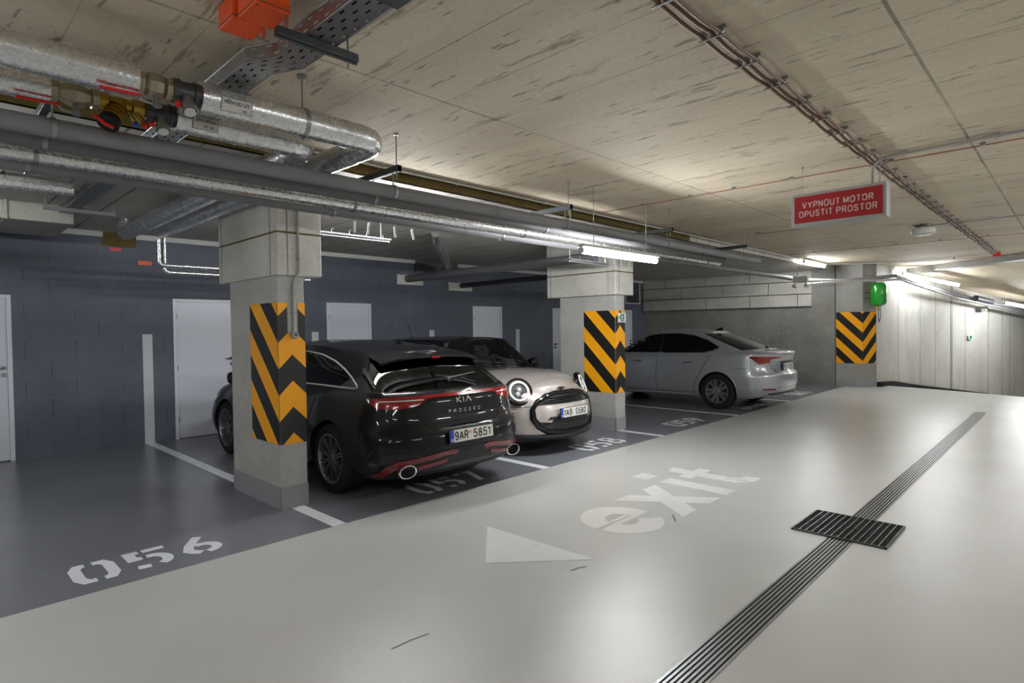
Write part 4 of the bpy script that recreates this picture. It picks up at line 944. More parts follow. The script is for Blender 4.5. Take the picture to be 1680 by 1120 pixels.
def clean(me, ang):
    bm = bmesh.new(); bm.from_mesh(me); bmesh.ops.remove_doubles(bm, verts=bm.verts, dist=2e-4)
    bmesh.ops.dissolve_degenerate(bm, edges=bm.edges, dist=1e-5); bmesh.ops.recalc_face_normals(bm, faces=bm.faces)
    for f in bm.faces: f.smooth = True
    for e in bm.edges: e.smooth = len(e.link_faces) == 2 and e.calc_face_angle(0) < radians(ang)
    bm.to_mesh(me); bm.free()
def bvh_of(mb): return BVHTree.FromPolygons([Vector(v) for v in mb.v], mb.f)
DIR = {'left': (lambda a, b: Vector((a, 3, b)), Vector((0, -1, 0))), 'right': (lambda a, b: Vector((a, -3, b)), Vector((0, 1, 0))),
       'rear': (lambda a, b: Vector((-5, a, b)), Vector((1, 0, 0))), 'front': (lambda a, b: Vector((5, a, b)), Vector((-1, 0, 0))), 'top': (lambda a, b: Vector((a, b, 3)), Vector((0, 0, -1)))}
def proj(bvh, plane, a, b, off=0.0):
    o, d = DIR[plane]; p = o(a, b); hit, n, i, dist = bvh.ray_cast(p, d)
    if hit is None:
        q = p+d*3.5; hit, n, i, dist = bvh.find_nearest(q)
    if n.dot(d) > 0: n = -n
    return hit+n*off
def in_poly(p, poly):
    x, y = p; c = False; n = len(poly)
    for i in range(n):
        (x1, y1), (x2, y2) = poly[i], poly[(i+1) % n]
        if (y1 > y) != (y2 > y) and x < (x2-x1)*(y-y1)/(y2-y1)+x1: c = not c
    return c
def densify(poly, step, closed=True):
    out = []
    n = len(poly)
    for i in range(n if closed else n-1):
        a, b = Vector(poly[i]), Vector(poly[(i+1) % n]); k = max(1, int((b-a).length/step))
        out += [tuple(a+(b-a)*j/k) for j in range(k)]
    if not closed: out.append(tuple(poly[-1]))
    return out
def patch_mb(bvh, plane, poly, off=.004, step=.05, rim=.006):
    poly = densify(poly, step); xs = [p[0] for p in poly]; ys = [p[1] for p in poly]
    pts = list(poly); x = min(xs)+step/2
    while x < max(xs):
        y = min(ys)+step/2
        while y < max(ys):
            if in_poly((x, y), poly) and min((Vector((x, y))-Vector(q)).length for q in poly) > step*.4: pts.append((x, y))
            y += step
        x += step
    n = len(poly)
    vs, es, fs, *_ = delaunay_2d_cdt([Vector(p) for p in pts], [(i, (i+1) % n) for i in range(n)], [], 2, 1e-5)
    m = MB(); V = [proj(bvh, plane, v.x, v.y, off) for v in vs]
    fs = [f for f in fs if in_poly((sum(vs[i].x for i in f)/len(f), sum(vs[i].y for i in f)/len(f)), poly)]
    m.add(V, [tuple(f) for f in fs])
    for i in range(n):
        a, b = poly[i], poly[(i+1) % n]
        m.quad([proj(bvh, plane, *a, off), proj(bvh, plane, *b, off), proj(bvh, plane, *b, off-rim), proj(bvh, plane, *a, off-rim)])
    return m
def mir(poly): return [(-a, b) for a, b in poly]
def seam_mb(bvh, plane, pts, r=.004, off=.0, closed=False, seg=6, step=.05):
    pts = densify(pts, step, closed); return MB().tube([proj(bvh, plane, a, b, off) for a, b in pts], r, seg, closed=closed)
def flat_on(bvh, plane, mb2, off):    # drape a flat XY mesh (x right as the viewer reads it, y up) over a surface
    m = MB(); sgn = {'rear': -1, 'front': 1}.get(plane, 1)
    m.v = [tuple(proj(bvh, plane, sgn*v[0], v[1], off+v[2])) for v in mb2.v]; m.f = list(mb2.f); m.mi = list(mb2.mi); return m
def shift(mb, dx, dy): mb.v = [(v[0]+dx, v[1]+dy, v[2]) for v in mb.v]; return mb

def make_wheel(car, x, side, y_out, r, w, rim, style, mat):
    """wheel: rim (with its spokes) > tyre, brake disc"""
    rot = 0 if side > 0 else pi
    m = MB()
    m.lathe([(rim, w*.42), (rim+.004, w*.5), (rim-.012, w*.5), (rim-.02, w*.44), (rim-.03, w*.2), (rim-.03, -w*.4), (rim, -w*.42)], ax=(0, 1, 0), seg=40)
    m.lathe([(0, w*.42), (.028, w*.42), (.034, w*.39), (.06, w*.36), (.062, w*.1), (0, w*.1)], ax=(0, 1, 0), seg=24)
    def spoke(phi, w0, w1, r0, r1, skew=0, y0=w*.38, y1=w*.46, th=.03):
        d = Vector((cos(phi), 0, sin(phi))); n = Vector((-sin(phi), 0, cos(phi))); m2 = []
        A = [d*r0+n*w0/2, d*r0-n*w0/2, d*r1+n*(skew-w1/2), d*r1+n*(skew+w1/2)]
        ys = [y0, y0, y1, y1]
        v = [a+Vector((0, yy, 0)) for a, yy in zip(A, ys)]+[a+Vector((0, yy-th, 0)) for a, yy in zip(A, ys)]
        m.add(v, [(0, 1, 2, 3), (7, 6, 5, 4), (0, 4, 5, 1), (1, 5, 6, 2), (2, 6, 7, 3), (3, 7, 4, 0)])
    if style == 'multi':
        for k in range(10):
            p = 2*pi*k/10
            spoke(p, .012, .014, .045, rim-.015, .055); spoke(p, .012, .014, .045, rim-.015, -.055); spoke(p+pi/10, .010, .012, .05, rim-.1, 0)
    elif style == 'five':
        for k in range(5):
            p = 2*pi*k/5+pi/2
            spoke(p-.12, .045, .06, .04, rim-.012, -.012); spoke(p+.33, .022, .022, .045, rim-.012, .035); spoke(p-.12-.42, .018, .02, .045, rim-.012, -.012)
    else:
        for k in range(8): spoke(2*pi*k/8, .04, .05, .04, rim-.012)
    wh = obj('wheel', m, mat, car, ang=30); wh.location = (x, side*(y_out-w/2), r); wh.rotation_euler = (0, 0, rot)
    m = MB(); sw = w*.5
    m.lathe([(rim-.002, -sw*.88), (rim+.02, -sw*.98), (r-.035, -sw), (r-.008, -sw*.86), (r, -sw*.6), (r, sw*.6), (r-.008, sw*.86), (r-.035, sw), (rim+.02, sw*.98), (rim-.002, sw*.88)], ax=(0, 1, 0), seg=56)
    for rr in (.25, -.25, 0): m.lathe([(r+.001, sw*(rr-.02)), (r-.006, sw*rr), (r+.001, sw*(rr+.02))], ax=(0, 1, 0), seg=56)
    obj('tyre', m, 'rubber', wh)
    m = MB(); m.lathe([(0, .0), (rim*.72, .0), (rim*.72, -.02), (0, -.02)], ax=(0, 1, 0), seg=32); m.lathe([(0, -.06), (rim-.02, -.06)], ax=(0, 1, 0), seg=32)
    obj('brake_disc', m, 'steel_dark' if style != 'multi' else 'pit', wh)
    return wh

def make_car(name, label, P, loc, rz, scale=1.08):
    car = thing(name, label, 'car', loc, rz, None, scale)
    # --- lower body
    rows = []; xm = (P['xf']+P['xr'])/2; hl = (P['xf']-P['xr'])/2
    for (f, dxf, dxr, W, Lf, nf, Lr, nr) in P['levels']:
        R = half_ring(P['xf']-dxf, P['xr']+dxr, W, Lf, nf, Lr, nr); row = []
        for x, y in R:
            zb, zt = lerp_tab(P['zb'], x), lerp_tab(P['zt'], x); z = zb+(zt-zb)*f
            k = 1-P.get('bow', .03)*((x-xm)/hl)**2
            if f < .72:
                for xa in P['axles']: k += .018*math.exp(-((x-xa)/.33)**2)*(1-abs(f-.4)/.4 if abs(f-.4) < .4 else 0)
            row.append((x, y*k, z))
        rows.append(row)
    n = len(rows[0]); m = MB()
    for r_i in range(len(rows)-1):
        a, b = rows[r_i], rows[r_i+1]; base = len(m.v); m.v += a+b
        for j in range(n-1): m.f.append((base+j, base+j+1, base+n+j+1, base+n+j)); m.mi.append(0)
    gb = P['gh']
    def closure(row, top, crown_tab):
        U = 8; prev = row; base_rows = [row]
        for u in range(1, U+1):
            k = u/U; base_rows.append([(x, y*(1-k), z+(lerp_tab(crown_tab, x)*(1-(1-k)**2) if top else 0)) for x, y, z in row])
        for a, b in zip(base_rows[:-1], base_rows[1:]):
            base = len(m.v); m.v += a+b
            for j in range(n-1):
                m.f.append((base+j, base+j+1, base+n+j+1, base+n+j))
                xc = (a[j][0]+a[j+1][0])/2; yc = a[j][1]
                m.mi.append(1 if (top and gb['xr_b']+.12 < xc < gb['xf_b']-.3 and yc < gb['Wb']-.03) else (1 if not top else 0))
    closure(rows[-1], True, P['crown']); closure(rows[0], False, [(0, 0)])
    full = mirror_mesh(m); tub_bvh = bvh_of(full)
    body = obj('body', full, [P['paint'], 'interior'], car, smooth=False); clean(body.data, 40)
    # wheel arches by boolean, applied at once
    cut = MB()
    for xa in P['axles']:
        for s in (-1, 1):
            cut.lathe([(0, .48), (P['arch'], .48), (P['arch'], 1.3), (0, 1.3)], (xa, 0, P['r']+.0), (0, s, 0), 48)
    me = bpy.data.meshes.new('cut'); me.from_pydata(cut.v, [], cut.f); me.materials.append(MAT['interior']); clean(me, 40)
    co = bpy.data.objects.new('cut', me); COL.objects.link(co); co.parent = car
    bo = body.modifiers.new('b', 'BOOLEAN'); bo.operation = 'DIFFERENCE'; bo.object = co; bo.solver = 'EXACT'
    try: bo.material_mode = 'TRANSFER'
    except Exception: pass
    dg = bpy.context.evaluated_depsgraph_get(); dg.update()
    nm = bpy.data.meshes.new_from_object(body.evaluated_get(dg)); body.modifiers.clear(); body.data = nm
    bpy.data.objects.remove(co)
    clean(body.data, 40)
    # --- cabin
    g0 = half_ring(gb['xf_b'], gb['xr_b'], gb['Wb'], gb['Lfb'], gb['n'], gb['Lrb'], gb['n'])
    g1 = half_ring(gb['xf_r'], gb['xr_r'], gb['Wr'], gb['Lfr'], gb['n'], gb['Lrr'], gb['n'])
    T = 16; rows = []
    for k in range(T+1):
        t = k/T; row = []
        for (x0, y0), (x1, y1) in zip(g0, g1):
            z0 = lerp_tab(P['zt'], x0)+(lerp_tab(P['crown'], x0)*(1-(min(y0, .85)/.86)**2) if abs(x0) > 0 else 0)*.9-.02; z1 = lerp_tab(gb['zr'], x1)
            bl = gb.get('bulge', .02)*sin(pi*t); yy = y0+(y1-y0)*t
            row.append((x0+(x1-x0)*t+(bl if x0 > .2 else -bl*gb.get('rbulge', 1) if x0 < -.8 else 0)*(1-y0/gb['Wb']), yy+bl*(y0/gb['Wb']), z0+(z1-z0)*t))
        rows.append(row)
    NF, NR = 18, 18; nn = len(rows[0])
    body_m, ws_m, rg_m = MB(), MB(), MB(); allm = MB()
    jA = gb['jA']; jR = nn-1-gb['jR']
    for k in range(T):
        for j in range(nn-1):
            q = [rows[k][j], rows[k][j+1], rows[k+1][j+1], rows[k+1][j]]
            allm.quad(q)
            cx = sum(p[0] for p in q)/4; cz = sum(p[2] for p in q)/4
            if j < jA and 0 < k < T-1: ws_m.quad(q)
            elif j >= jR and gb['rk'][0] <= k < gb['rk'][1]: rg_m.quad(q)
            elif jA+3 < j < jR-2 and any(in_poly((cx, cz), w_) for w_ in gb['windows']): pass
            else: body_m.quad(q)
    last = rows[-1]; U = 10; prev = last
    for u in range(1, U+1):
        k = u/U; cur = [(x, y*(1-k), z+gb['crown']*(1-(1-k)**2)) for x, y, z in last]
        for j in range(nn-1):
            q = [prev[j], prev[j+1], cur[j+1], cur[j]]; allm.quad(q); body_m.quad(q)
        prev = cur
    cab_bvh = bvh_of(mirror_mesh(allm))
    cab = obj('cabin', mirror_mesh(body_m), P['cabpaint'], car, smooth=False); clean(cab.data, 40)
    o = obj('windscreen', mirror_mesh(ws_m), 'glass', car, smooth=False); clean(o.data, 40)
    o = obj('rear_window', mirror_mesh(rg_m), gb['sideglass'], car, smooth=False); clean(o.data, 40)
    for w_ in gb['windows']:
        for s in ('left', 'right'):
            m = patch_mb(cab_bvh, s, w_, .003, .06, .008); obj('side_window', m, gb['sideglass'], car)
            if gb.get('trim'): 
                obj('window_trim', seam_mb(cab_bvh, s, w_, gb.get('tr', .007), .003, True), gb['trim'], car)
    # wheels
    for xa in P['axles']:
        for s in (1, -1): make_wheel(car, xa, s, P['yw'], P['r'], .215, P['rim'], P['style'], P['wheelmat'])
    for xa in P['axles']:
        m = MB()
        for s in (1, -1): m.tube([(xa+(P['arch']+.004)*cos(a), s*(proj(tub_bvh, 'left', xa+(P['arch']+.02)*cos(a), P['r']+(P['arch']+.02)*sin(a)).y-.006), P['r']+(P['arch']+.004)*sin(a)) for a in [radians(-12+204*i/30) for i in range(31)]], P.get('archr', .012), 8)
        obj('arch_trim', m, P.get('archmat', P['paint']), car)
    # seats and dashboard
    m = MB()
    for x in (-.05, -.95):
        for y in (-.37, .37): m.box(x-.10, x+.05, y-.22, y+.22, .75, 1.08); m.box(x-.09, x-.0, y-.12, y+.12, 1.08, 1.24)
    obj('seats', m, 'interior', car, smooth=False, bevel=.03)
    ddx = gb['xf_b']-.62
    m = MB(); m.box(ddx, ddx+.25, -.62, .62, .85, lerp_tab(P['zt'], ddx)+.03); obj('dashboard', m, 'interior', car, smooth=False, bevel=.03)
    m = MB(); sw = Vector((ddx-.12, .36, lerp_tab(P['zt'], ddx)+.02)); ax = Vector((-.9, 0, .4)).normalized(); a_ = Vector((0, 1, 0)); b_ = ax.cross(a_)
    m.tube([sw+a_*.18*cos(t)+b_*.18*sin(t) for t in [2*pi*i/28 for i in range(28)]], .014, 8, closed=True)
    for t in (0, pi, -pi/2): m.tube([sw, sw+a_*.18*cos(t)+b_*.18*sin(t)], .012, 6)
    obj('steering_wheel', m, 'black', car)
    m = MB(); m.box(gb['xf_r']-.02, gb['xf_r']+.02, -.11, .11, 1.22, 1.29); m.tube([(gb['xf_r'], 0, 1.28), (gb['xf_r']+.04, 0, 1.36)], .01, 6); obj('rear_view_mirror', m, 'black', car, smooth=False, bevel=.01)
    # door mirrors
    for s in (1, -1):
        m = MB(); c = Vector((gb['xf_b']-.42, s*(P['W']+.08), lerp_tab(P['zt'], gb['xf_b']-.42)+.06))
        m.lathe([(0, -.10), (.05, -.09), (.075, -.04), (.08, .03), (.06, .08), (0, .09)], (c.x, c.y, c.z), (0, 1, 0), 16); m.tube([c+Vector((0, -s*.05, -.03)), c+Vector((.02, -s*.19, -.07))], .022, 8)
        obj('door_mirror', m, P['mirror'], car)
    return car, tub_bvh, cab_bvh
def plate(car, bvh, plane, z, text, dot, tilt=0.0, xoff=0.0, lean=.012):
    sgn = -1 if plane == 'rear' else 1
    p = proj(bvh, plane, 0, z); x = p.x + sgn*(.02+xoff)
    m = MB(); m.box(-.27, .27, -.068, .062, -.006, .006)
    o = obj('number_plate', m, 'black', car, smooth=False, bevel=.003)
    ux, uy = Vector((0, sgn, 0)), Vector((sgn*-tilt, 0, 1)).normalized(); uz = ux.cross(uy)
    o.matrix_local = Matrix((ux, uy, uz)).transposed().to_4x4(); o.location = (x, 0, z)
    m = MB(); m.box(-.26, .26, -.055, .055, .006, .0075); f = obj('plate_face', m, 'plate', o, smooth=False)
    m = MB(); m.box(-.26, -.218, -.055, .055, .0075, .0085); obj('country_band', m, 'plate_blue', f, smooth=False)
    t = shift(text_mb('CZ', .026, .0006), -.239, -.034); t.v = [(a, b, .0092) for a, b, c in t.v]; obj('country_code', t, 'white', f, smooth=False)
    m = MB()
    for k in range(10): m.box(-.239+.012*cos(k*pi/5)-.0015, -.239+.012*cos(k*pi/5)+.0015, .022+.012*sin(k*pi/5)-.0015, .022+.012*sin(k*pi/5)+.0015, .0085, .009)
    obj('country_stars', m, 'brass', f, smooth=False)
    a, b = text
    def tall(s, cx, w_):
        t = block_text(s, .080, .15, 1, .2, w_); t.v = [(v[0]+cx, v[1], .0085+v[2]) for v in t.v]; return t
    obj('lettering', merge(tall(a, -.128, .148), tall(b, .118, .20)), 'plate_text', f, smooth=False)
    if dot:
        m = MB(); m.lathe([(0, .0085), (.011, .0085), (.011, .0088), (0, .0088)], (-.025, .02, 0), (0, 0, 1), 16); obj('sticker', m, 'orange', f, smooth=False)
    return o

# ---------------- dark estate car (rear to the driveway)
KIA = dict(xf=2.30, xr=-2.31, W=.90, paint='navy', cabpaint='navy', mirror='navy', axles=(1.34, -1.31), r=.325, rim=.232, arch=.365, yw=.885, style='multi', wheelmat='alloy_dark',
    zb=[(-2.3, .24), (-1.8, .20), (1.9, .18), (2.3, .22)], zt=[(-2.31, .955), (-1.9, .975), (-1.0, .965), (.9, .93), (1.3, .88), (1.9, .76), (2.3, .66)],
    crown=[(-2.3, .01), (-1.6, .0), (.6, .0), (1.0, .05), (1.9, .06), (2.3, .01)],
    levels=[(0, .14, .10, .80, .55, 2.6, .42, 2.6), (.08, .05, .03, .86, .58, 2.6, .45, 2.6), (.25, .0, .0, .895, .62, 2.6, .48, 2.7), (.42, .0, .0, .905, .62, 2.6, .5, 2.7), (.52, .01, .015, .90, .62, 2.6, .5, 2.7),
            (.56, .02, .05, .898, .6, 2.6, .5, 2.7), (.72, .05, .08, .888, .6, 2.5, .5, 2.7), (.86, .10, .085, .872, .6, 2.5, .5, 2.6), (.94, .14, .10, .86, .6, 2.5, .5, 2.6), (1, .2, .15, .835, .6, 2.5, .5, 2.6)],
    gh=dict(xf_b=1.12, xf_r=.30, xr_r=-1.66, xr_b=-2.12, Wb=.80, Wr=.57, Lfb=.45, Lfr=.18, Lrb=.35, Lrr=.25, n=2.6, jA=15, jR=17, rk=(1, 14), zr=[(-1.7, 1.265), (-1.2, 1.325), (-.5, 1.37), (.1, 1.37), (.35, 1.35)], crown=.05, bulge=.03, sideglass='privacy',
            windows=[[(.72, .99), (.35, 1.18), (-.05, 1.30), (-.4, 1.305), (-.75, 1.275), (-1.05, 1.22), (-1.3, 1.155), (-1.5, 1.085), (-1.64, 1.02), (-1.66, 1.0), (-1.62, .99), (-.8, .99), (.0, .985)]], trim='grey_plastic', tr=.009))
car1, tb, cb = make_car('estate_car', 'dark navy estate car parked nose to the wall beside the nearest column, plate 9AR 5851', KIA, (3.93, 6.86, 0), radians(89.3))
def both(fn):
    for s in (1, -1): fn(s)
def rp(poly, s): return poly if s > 0 else mir(poly)
for s in (1, -1):
    lampo = obj('tail_lamp', patch_mb(tb, 'rear', rp([(.80, .925), (.50, .928), (.40, .928), (.30, .915), (.40, .905), (.47, .865), (.56, .838), (.70, .83), (.79, .84), (.815, .88)], s), .012, .04, .02), 'tail_red', car1)
    obj('lamp_strip', patch_mb(tb, 'rear', rp([(.77, .902), (.44, .904), (.44, .895), (.77, .892)], s), .0145, .05, .003), 'lens_clear', lampo)
obj('light_bar', patch_mb(tb, 'rear', [(-.42, .932), (.42, .932), (.42, .912), (-.42, .912)], .013, .05, .016), 'tail_red', car1)
obj('hatch_seam', merge(seam_mb(tb, 'rear', [(.56, .84), (.47, .73), (.42, .665), (.36, .65), (-.36, .65), (-.42, .665), (-.47, .73), (-.56, .84)], .0035), seam_mb(tb, 'rear', [(.88, .56), (.5, .555)], .0025), seam_mb(tb, 'rear', [(-.88, .56), (-.5, .555)], .0025)), 'pit', car1)
obj('plate_recess', patch_mb(tb, 'rear', [(-.34, .645), (.34, .645), (.29, .50), (-.29, .50)], .002, .05, .004), 'gloss_black', car1)
obj('number_plate_lights', patch_mb(tb, 'rear', [(-.2, .652), (.2, .652), (.2, .640), (-.2, .640)], .016, .05, .018), 'black', car1)
plate(car1, tb, 'rear', .563, ('9AR', '5851'), True, .06)
# badge and lettering
kia = merge(stroke([(-.09, .024), (-.09, -.024)], .014), stroke([(-.045, .024), (-.083, 0), (-.04, -.024)], .013, 1e-4), stroke([(-.01, .024), (-.01, -.024)], .014), stroke([(.018, -.024), (.048, .024)], .013), stroke([(.046, .024), (.082, -.024)], .014, 1e-4))
obj('badge', flat_on(tb, 'rear', shift(kia, .0, .872), .006), 'chrome', car1, smooth=False)
obj('lettering', flat_on(tb, 'rear', shift(block_text('PROCEED', .033, .2, 1.3, .6, .38), 0, .775), .005), 'chrome', car1, smooth=False)
# lower bumper
obj('diffuser', patch_mb(tb, 'rear', [(-.52, .40), (-.2, .42), (.2, .42), (.52, .40), (.74, .33), (.74, .25), (-.74, .25), (-.74, .33)], .003, .05, .006), 'black', car1)
for s in (1, -1):
    obj('bumper_trim', merge(patch_mb(tb, 'rear', rp([(.82, .25), (.78, .35), (.71, .395), (.22, .45), (.15, .43), (.19, .395), (.24, .41), (.67, .352), (.725, .31), (.76, .25)], s), .012, .04, .014),
                             patch_mb(tb, 'rear', rp([(.55, .335), (.26, .375), (.26, .338), (.53, .30)], s), .009, .05, .012)), 'dark_red', car1)
    p = proj(tb, 'rear', s*.64, .30); m = MB(); pr = [(.067, .0), (.078, -.01), (.080, .014), (.068, .016), (.062, -.03)]
    m.lathe(pr, (0, 0, 0), (-1, 0, 0), 28); m.v = [(v[0]+p.x-.03, v[1]*1.15+p.y, v[2]*.72+p.z) for v in m.v]; ex = obj('exhaust_tip', m, 'chrome', car1)
    m = MB(); m.lathe([(0, -.03), (.062, -.03)], (0, 0, 0), (-1, 0, 0), 28); m.v = [(v[0]+p.x-.03, v[1]*1.15+p.y, v[2]*.72+p.z) for v in m.v]; obj('exhaust_bore', m, 'pit', ex)
    obj('corner_vent', seam_mb(tb, 'left' if s > 0 else 'right', [(-2.02, .50), (-1.9, .34), (-1.93, .31)], .010, .0), 'black', car1)
obj('bumper_crease', seam_mb(tb, 'rear', [(-.86, .47), (-.5, .455), (0, .45), (.5, .455), (.86, .47)], .003), 'pit', car1)
# spoiler over the rear window
m = MB(); W_ = .60; N = 14
for i in range(N):
    def sp(k):
        y = -W_+2*W_*k/N; q = 1-(abs(y)/W_)**3; return y, q
    (ya, qa), (yb, qb) = sp(i), sp(i+1)
    A = [(-1.55, ya, 1.275+.045*qa), (-1.755-.045*qa, ya, 1.215+.055*qa), (-1.755-.04*qa, ya, 1.195+.055*qa), (-1.60, ya, 1.19+.04*qa)]
    B = [(-1.55, yb, 1.275+.045*qb), (-1.755-.045*qb, yb, 1.215+.055*qb), (-1.755-.04*qb, yb, 1.195+.055*qb), (-1.60, yb, 1.19+.04*qb)]
    base = len(m.v); m.v += A+B
    for a, b in ((0, 1), (1, 2), (2, 3), (3, 0)): m.f.append((base+a, base+b, base+4+b, base+4+a)); m.mi.append(0)
obj('spoiler', m, 'gloss_black', car1)
m = MB(); m.box(-1.815, -1.79, -.05, .05, 1.24, 1.264); obj('brake_light', m, 'tail_red', car1, smooth=False, bevel=.003)
m = MB(); p0_ = proj(cb, 'rear', .0, 1.05, .012); p1_ = proj(cb, 'rear', -.38, 1.075, .015)
m.tube([p0_, p1_], [.012, .006], 8); m.lathe([(0, 0), (.03, 0), (.022, .03), (0, .035)], tuple(proj(cb, 'rear', .03, 1.045)), (-1, 0, .4), 12); obj('rear_wiper', m, 'black', car1)
m = MB(); x0_ = -1.15; zt_ = 1.365
m.add([(x0_+.10, 0, zt_), (x0_-.08, .03, zt_-.012), (x0_-.08, -.03, zt_-.012), (x0_-.085, 0, zt_+.06), (x0_-.05, 0, zt_+.062)], [(0, 1, 4), (0, 4, 2), (1, 3, 4), (2, 4, 3), (1, 2, 3)]); obj('antenna_fin', m, 'gloss_black', car1, smooth=False, bevel=.004)
for s in ('left', 'right'):
    obj('door_seam', merge(seam_mb(tb, s, [(.05, .94), (.08, .6), (.05, .28)], .0035), seam_mb(tb, s, [(-1.05, .94), (-.92, .7), (-.86, .5), (-.92, .3), (.9, .26), (.98, .5), (.95, .9)], .0035)), 'pit', car1)
    m = MB()
    for hx in (-.72, .38):
        p = proj(tb, s, hx, .80, .012); m.tube([p+Vector((-.1, 0, 0)), p+Vector((.1, 0, 0))], .013, 8)
    obj('door_handle', m, 'navy', car1)
    obj('side_skirt', seam_mb(tb, s, [(-.85, .23), (.9, .22)], .02), 'gloss_black', car1)
    obj('headlamp', patch_mb(tb, s, [(1.55, .72), (1.95, .70), (2.12, .62), (2.0, .60), (1.75, .64)], .008, .05, .01), 'lens_clear', car1)
obj('grille', patch_mb(tb, 'front', [(-.5, .58), (.5, .58), (.45, .48), (-.45, .48)], .008, .06, .01), 'black', car1)

# ---------------- small warm-silver hatchback (nose to the driveway)
MINI = dict(xf=1.93, xr=-1.90, W=.86, paint='beige', cabpaint='gloss_black', mirror='gloss_black', axles=(1.08, -1.41), r=.305, rim=.21, arch=.35, yw=.85, style='eight', wheelmat='alloy_dark', archmat='black', archr=.024,
    zb=[(-1.9, .22), (-1.4, .17), (1.4, .15), (1.93, .17)], zt=[(-1.9, .92), (-1.4, .96), (.3, .955), (.9, .93), (1.3, .875), (1.6, .80), (1.8, .73), (1.93, .66)],
    crown=[(-1.9, .01), (-1.5, .0), (.2, .0), (.6, .045), (1.2, .075), (1.7, .07), (1.93, .02)],
    levels=[(0, .12, .10, .78, .8, 2.3, .5, 2.6), (.06, .03, .04, .83, .85, 2.35, .52, 2.6), (.18, .0, .0, .855, .88, 2.35, .55, 2.6), (.4, .0, .0, .863, .9, 2.3, .55, 2.6), (.6, .015, .01, .86, .9, 2.3, .55, 2.6),
            (.75, .035, .03, .855, .9, 2.3, .55, 2.6), (.88, .07, .05, .845, .88, 2.3, .55, 2.6), (.95, .115, .08, .83, .85, 2.3, .55, 2.6), (1, .19, .13, .80, .8, 2.3, .5, 2.6)],
    gh=dict(xf_b=.86, xf_r=.26, xr_r=-1.62, xr_b=-1.82, Wb=.765, Wr=.61, Lfb=.38, Lfr=.16, Lrb=.35, Lrr=.3, n=2.7, jA=15, jR=14, rk=(2, 13), zr=[(-1.7, 1.33), (-1.0, 1.375), (-.2, 1.385), (.3, 1.365)], crown=.04, bulge=.018, sideglass='glass',
            windows=[[(.42, 1.0), (.12, 1.33), (-.55, 1.345), (-.55, 1.0)], [(-.62, 1.0), (-.62, 1.345), (-1.35, 1.33), (-1.5, 1.0)]], trim='black', tr=.006))
car2, tb, cb = make_car('hatchback_car', 'small warm-silver hatchback with a black roof facing the driveway, plate 1AB S580', MINI, (6.14, 6.92, 0), radians(-90))
gpoly = [(-.34, .70), (-.18, .722), (.18, .722), (.34, .70), (.47, .645), (.545, .55), (.55, .45), (.50, .35), (.40, .285), (.2, .27), (-.2, .27), (-.40, .285), (-.50, .35), (-.55, .45), (-.545, .55), (-.47, .645)]
go = obj('grille', patch_mb(tb, 'front', gpoly, .006, .05, .01), 'black', car2)
obj('grille_frame', seam_mb(tb, 'front', gpoly, .032, .004, True, 10), 'gloss_black', go)
def inset(poly, k): cx = sum(p[0] for p in poly)/len(poly); cy = sum(p[1] for p in poly)/len(poly); return [(cx+(x-cx)*k, cy+(y-cy)*k) for x, y in poly]
obj('bumper_band', patch_mb(tb, 'front', [(-.49, .595), (.49, .595), (.515, .55), (.515, .45), (.48, .405), (.35, .395), (.33, .425), (-.33, .425), (-.35, .395), (-.48, .405), (-.515, .45), (-.515, .55)], .022, .05, .02), 'beige', car2)
m = MB()
for z in (.625, .648, .670): m = merge(m, seam_mb(tb, 'front', [(-.42+(z-.62)*1.2, z), (.42-(z-.62)*1.2, z)], .006, .012))
obj('grille_slats', m, 'gloss_black', go)
m = MB()
for k in range(9): m = merge(m, seam_mb(tb, 'front', [(-.36+.09*k, .31), (-.36+.09*k, .385)], .004, .010))
m = merge(m, seam_mb(tb, 'front', [(-.42, .335), (.42, .335)], .004, .010), seam_mb(tb, 'front', [(-.42, .36), (.42, .36)], .004, .010)); obj('lower_mesh', m, 'steel_dark', go)
plate(car2, tb, 'front', .500, ('1AB', 'S580'), False, .05, .022)
obj('plate_holder', patch_mb(tb, 'front', [(-.36, .46), (.36, .46), (.40, .425), (-.40, .425)], .026, .05, .02), 'black', car2)
obj('front_lip', merge(seam_mb(tb, 'front', [(-.78, .235), (-.5, .225), (0, .22), (.5, .225), (.78, .235)], .045, -.01, False, 10)), 'black', car2)
obj('bonnet_seam', merge(seam_mb(tb, 'front', [(.50, .60), (.62, .585), (.84, .60)], .004), seam_mb(tb, 'front', [(-.50, .60), (-.62, .585), (-.84, .60)], .004)), 'pit', car2)
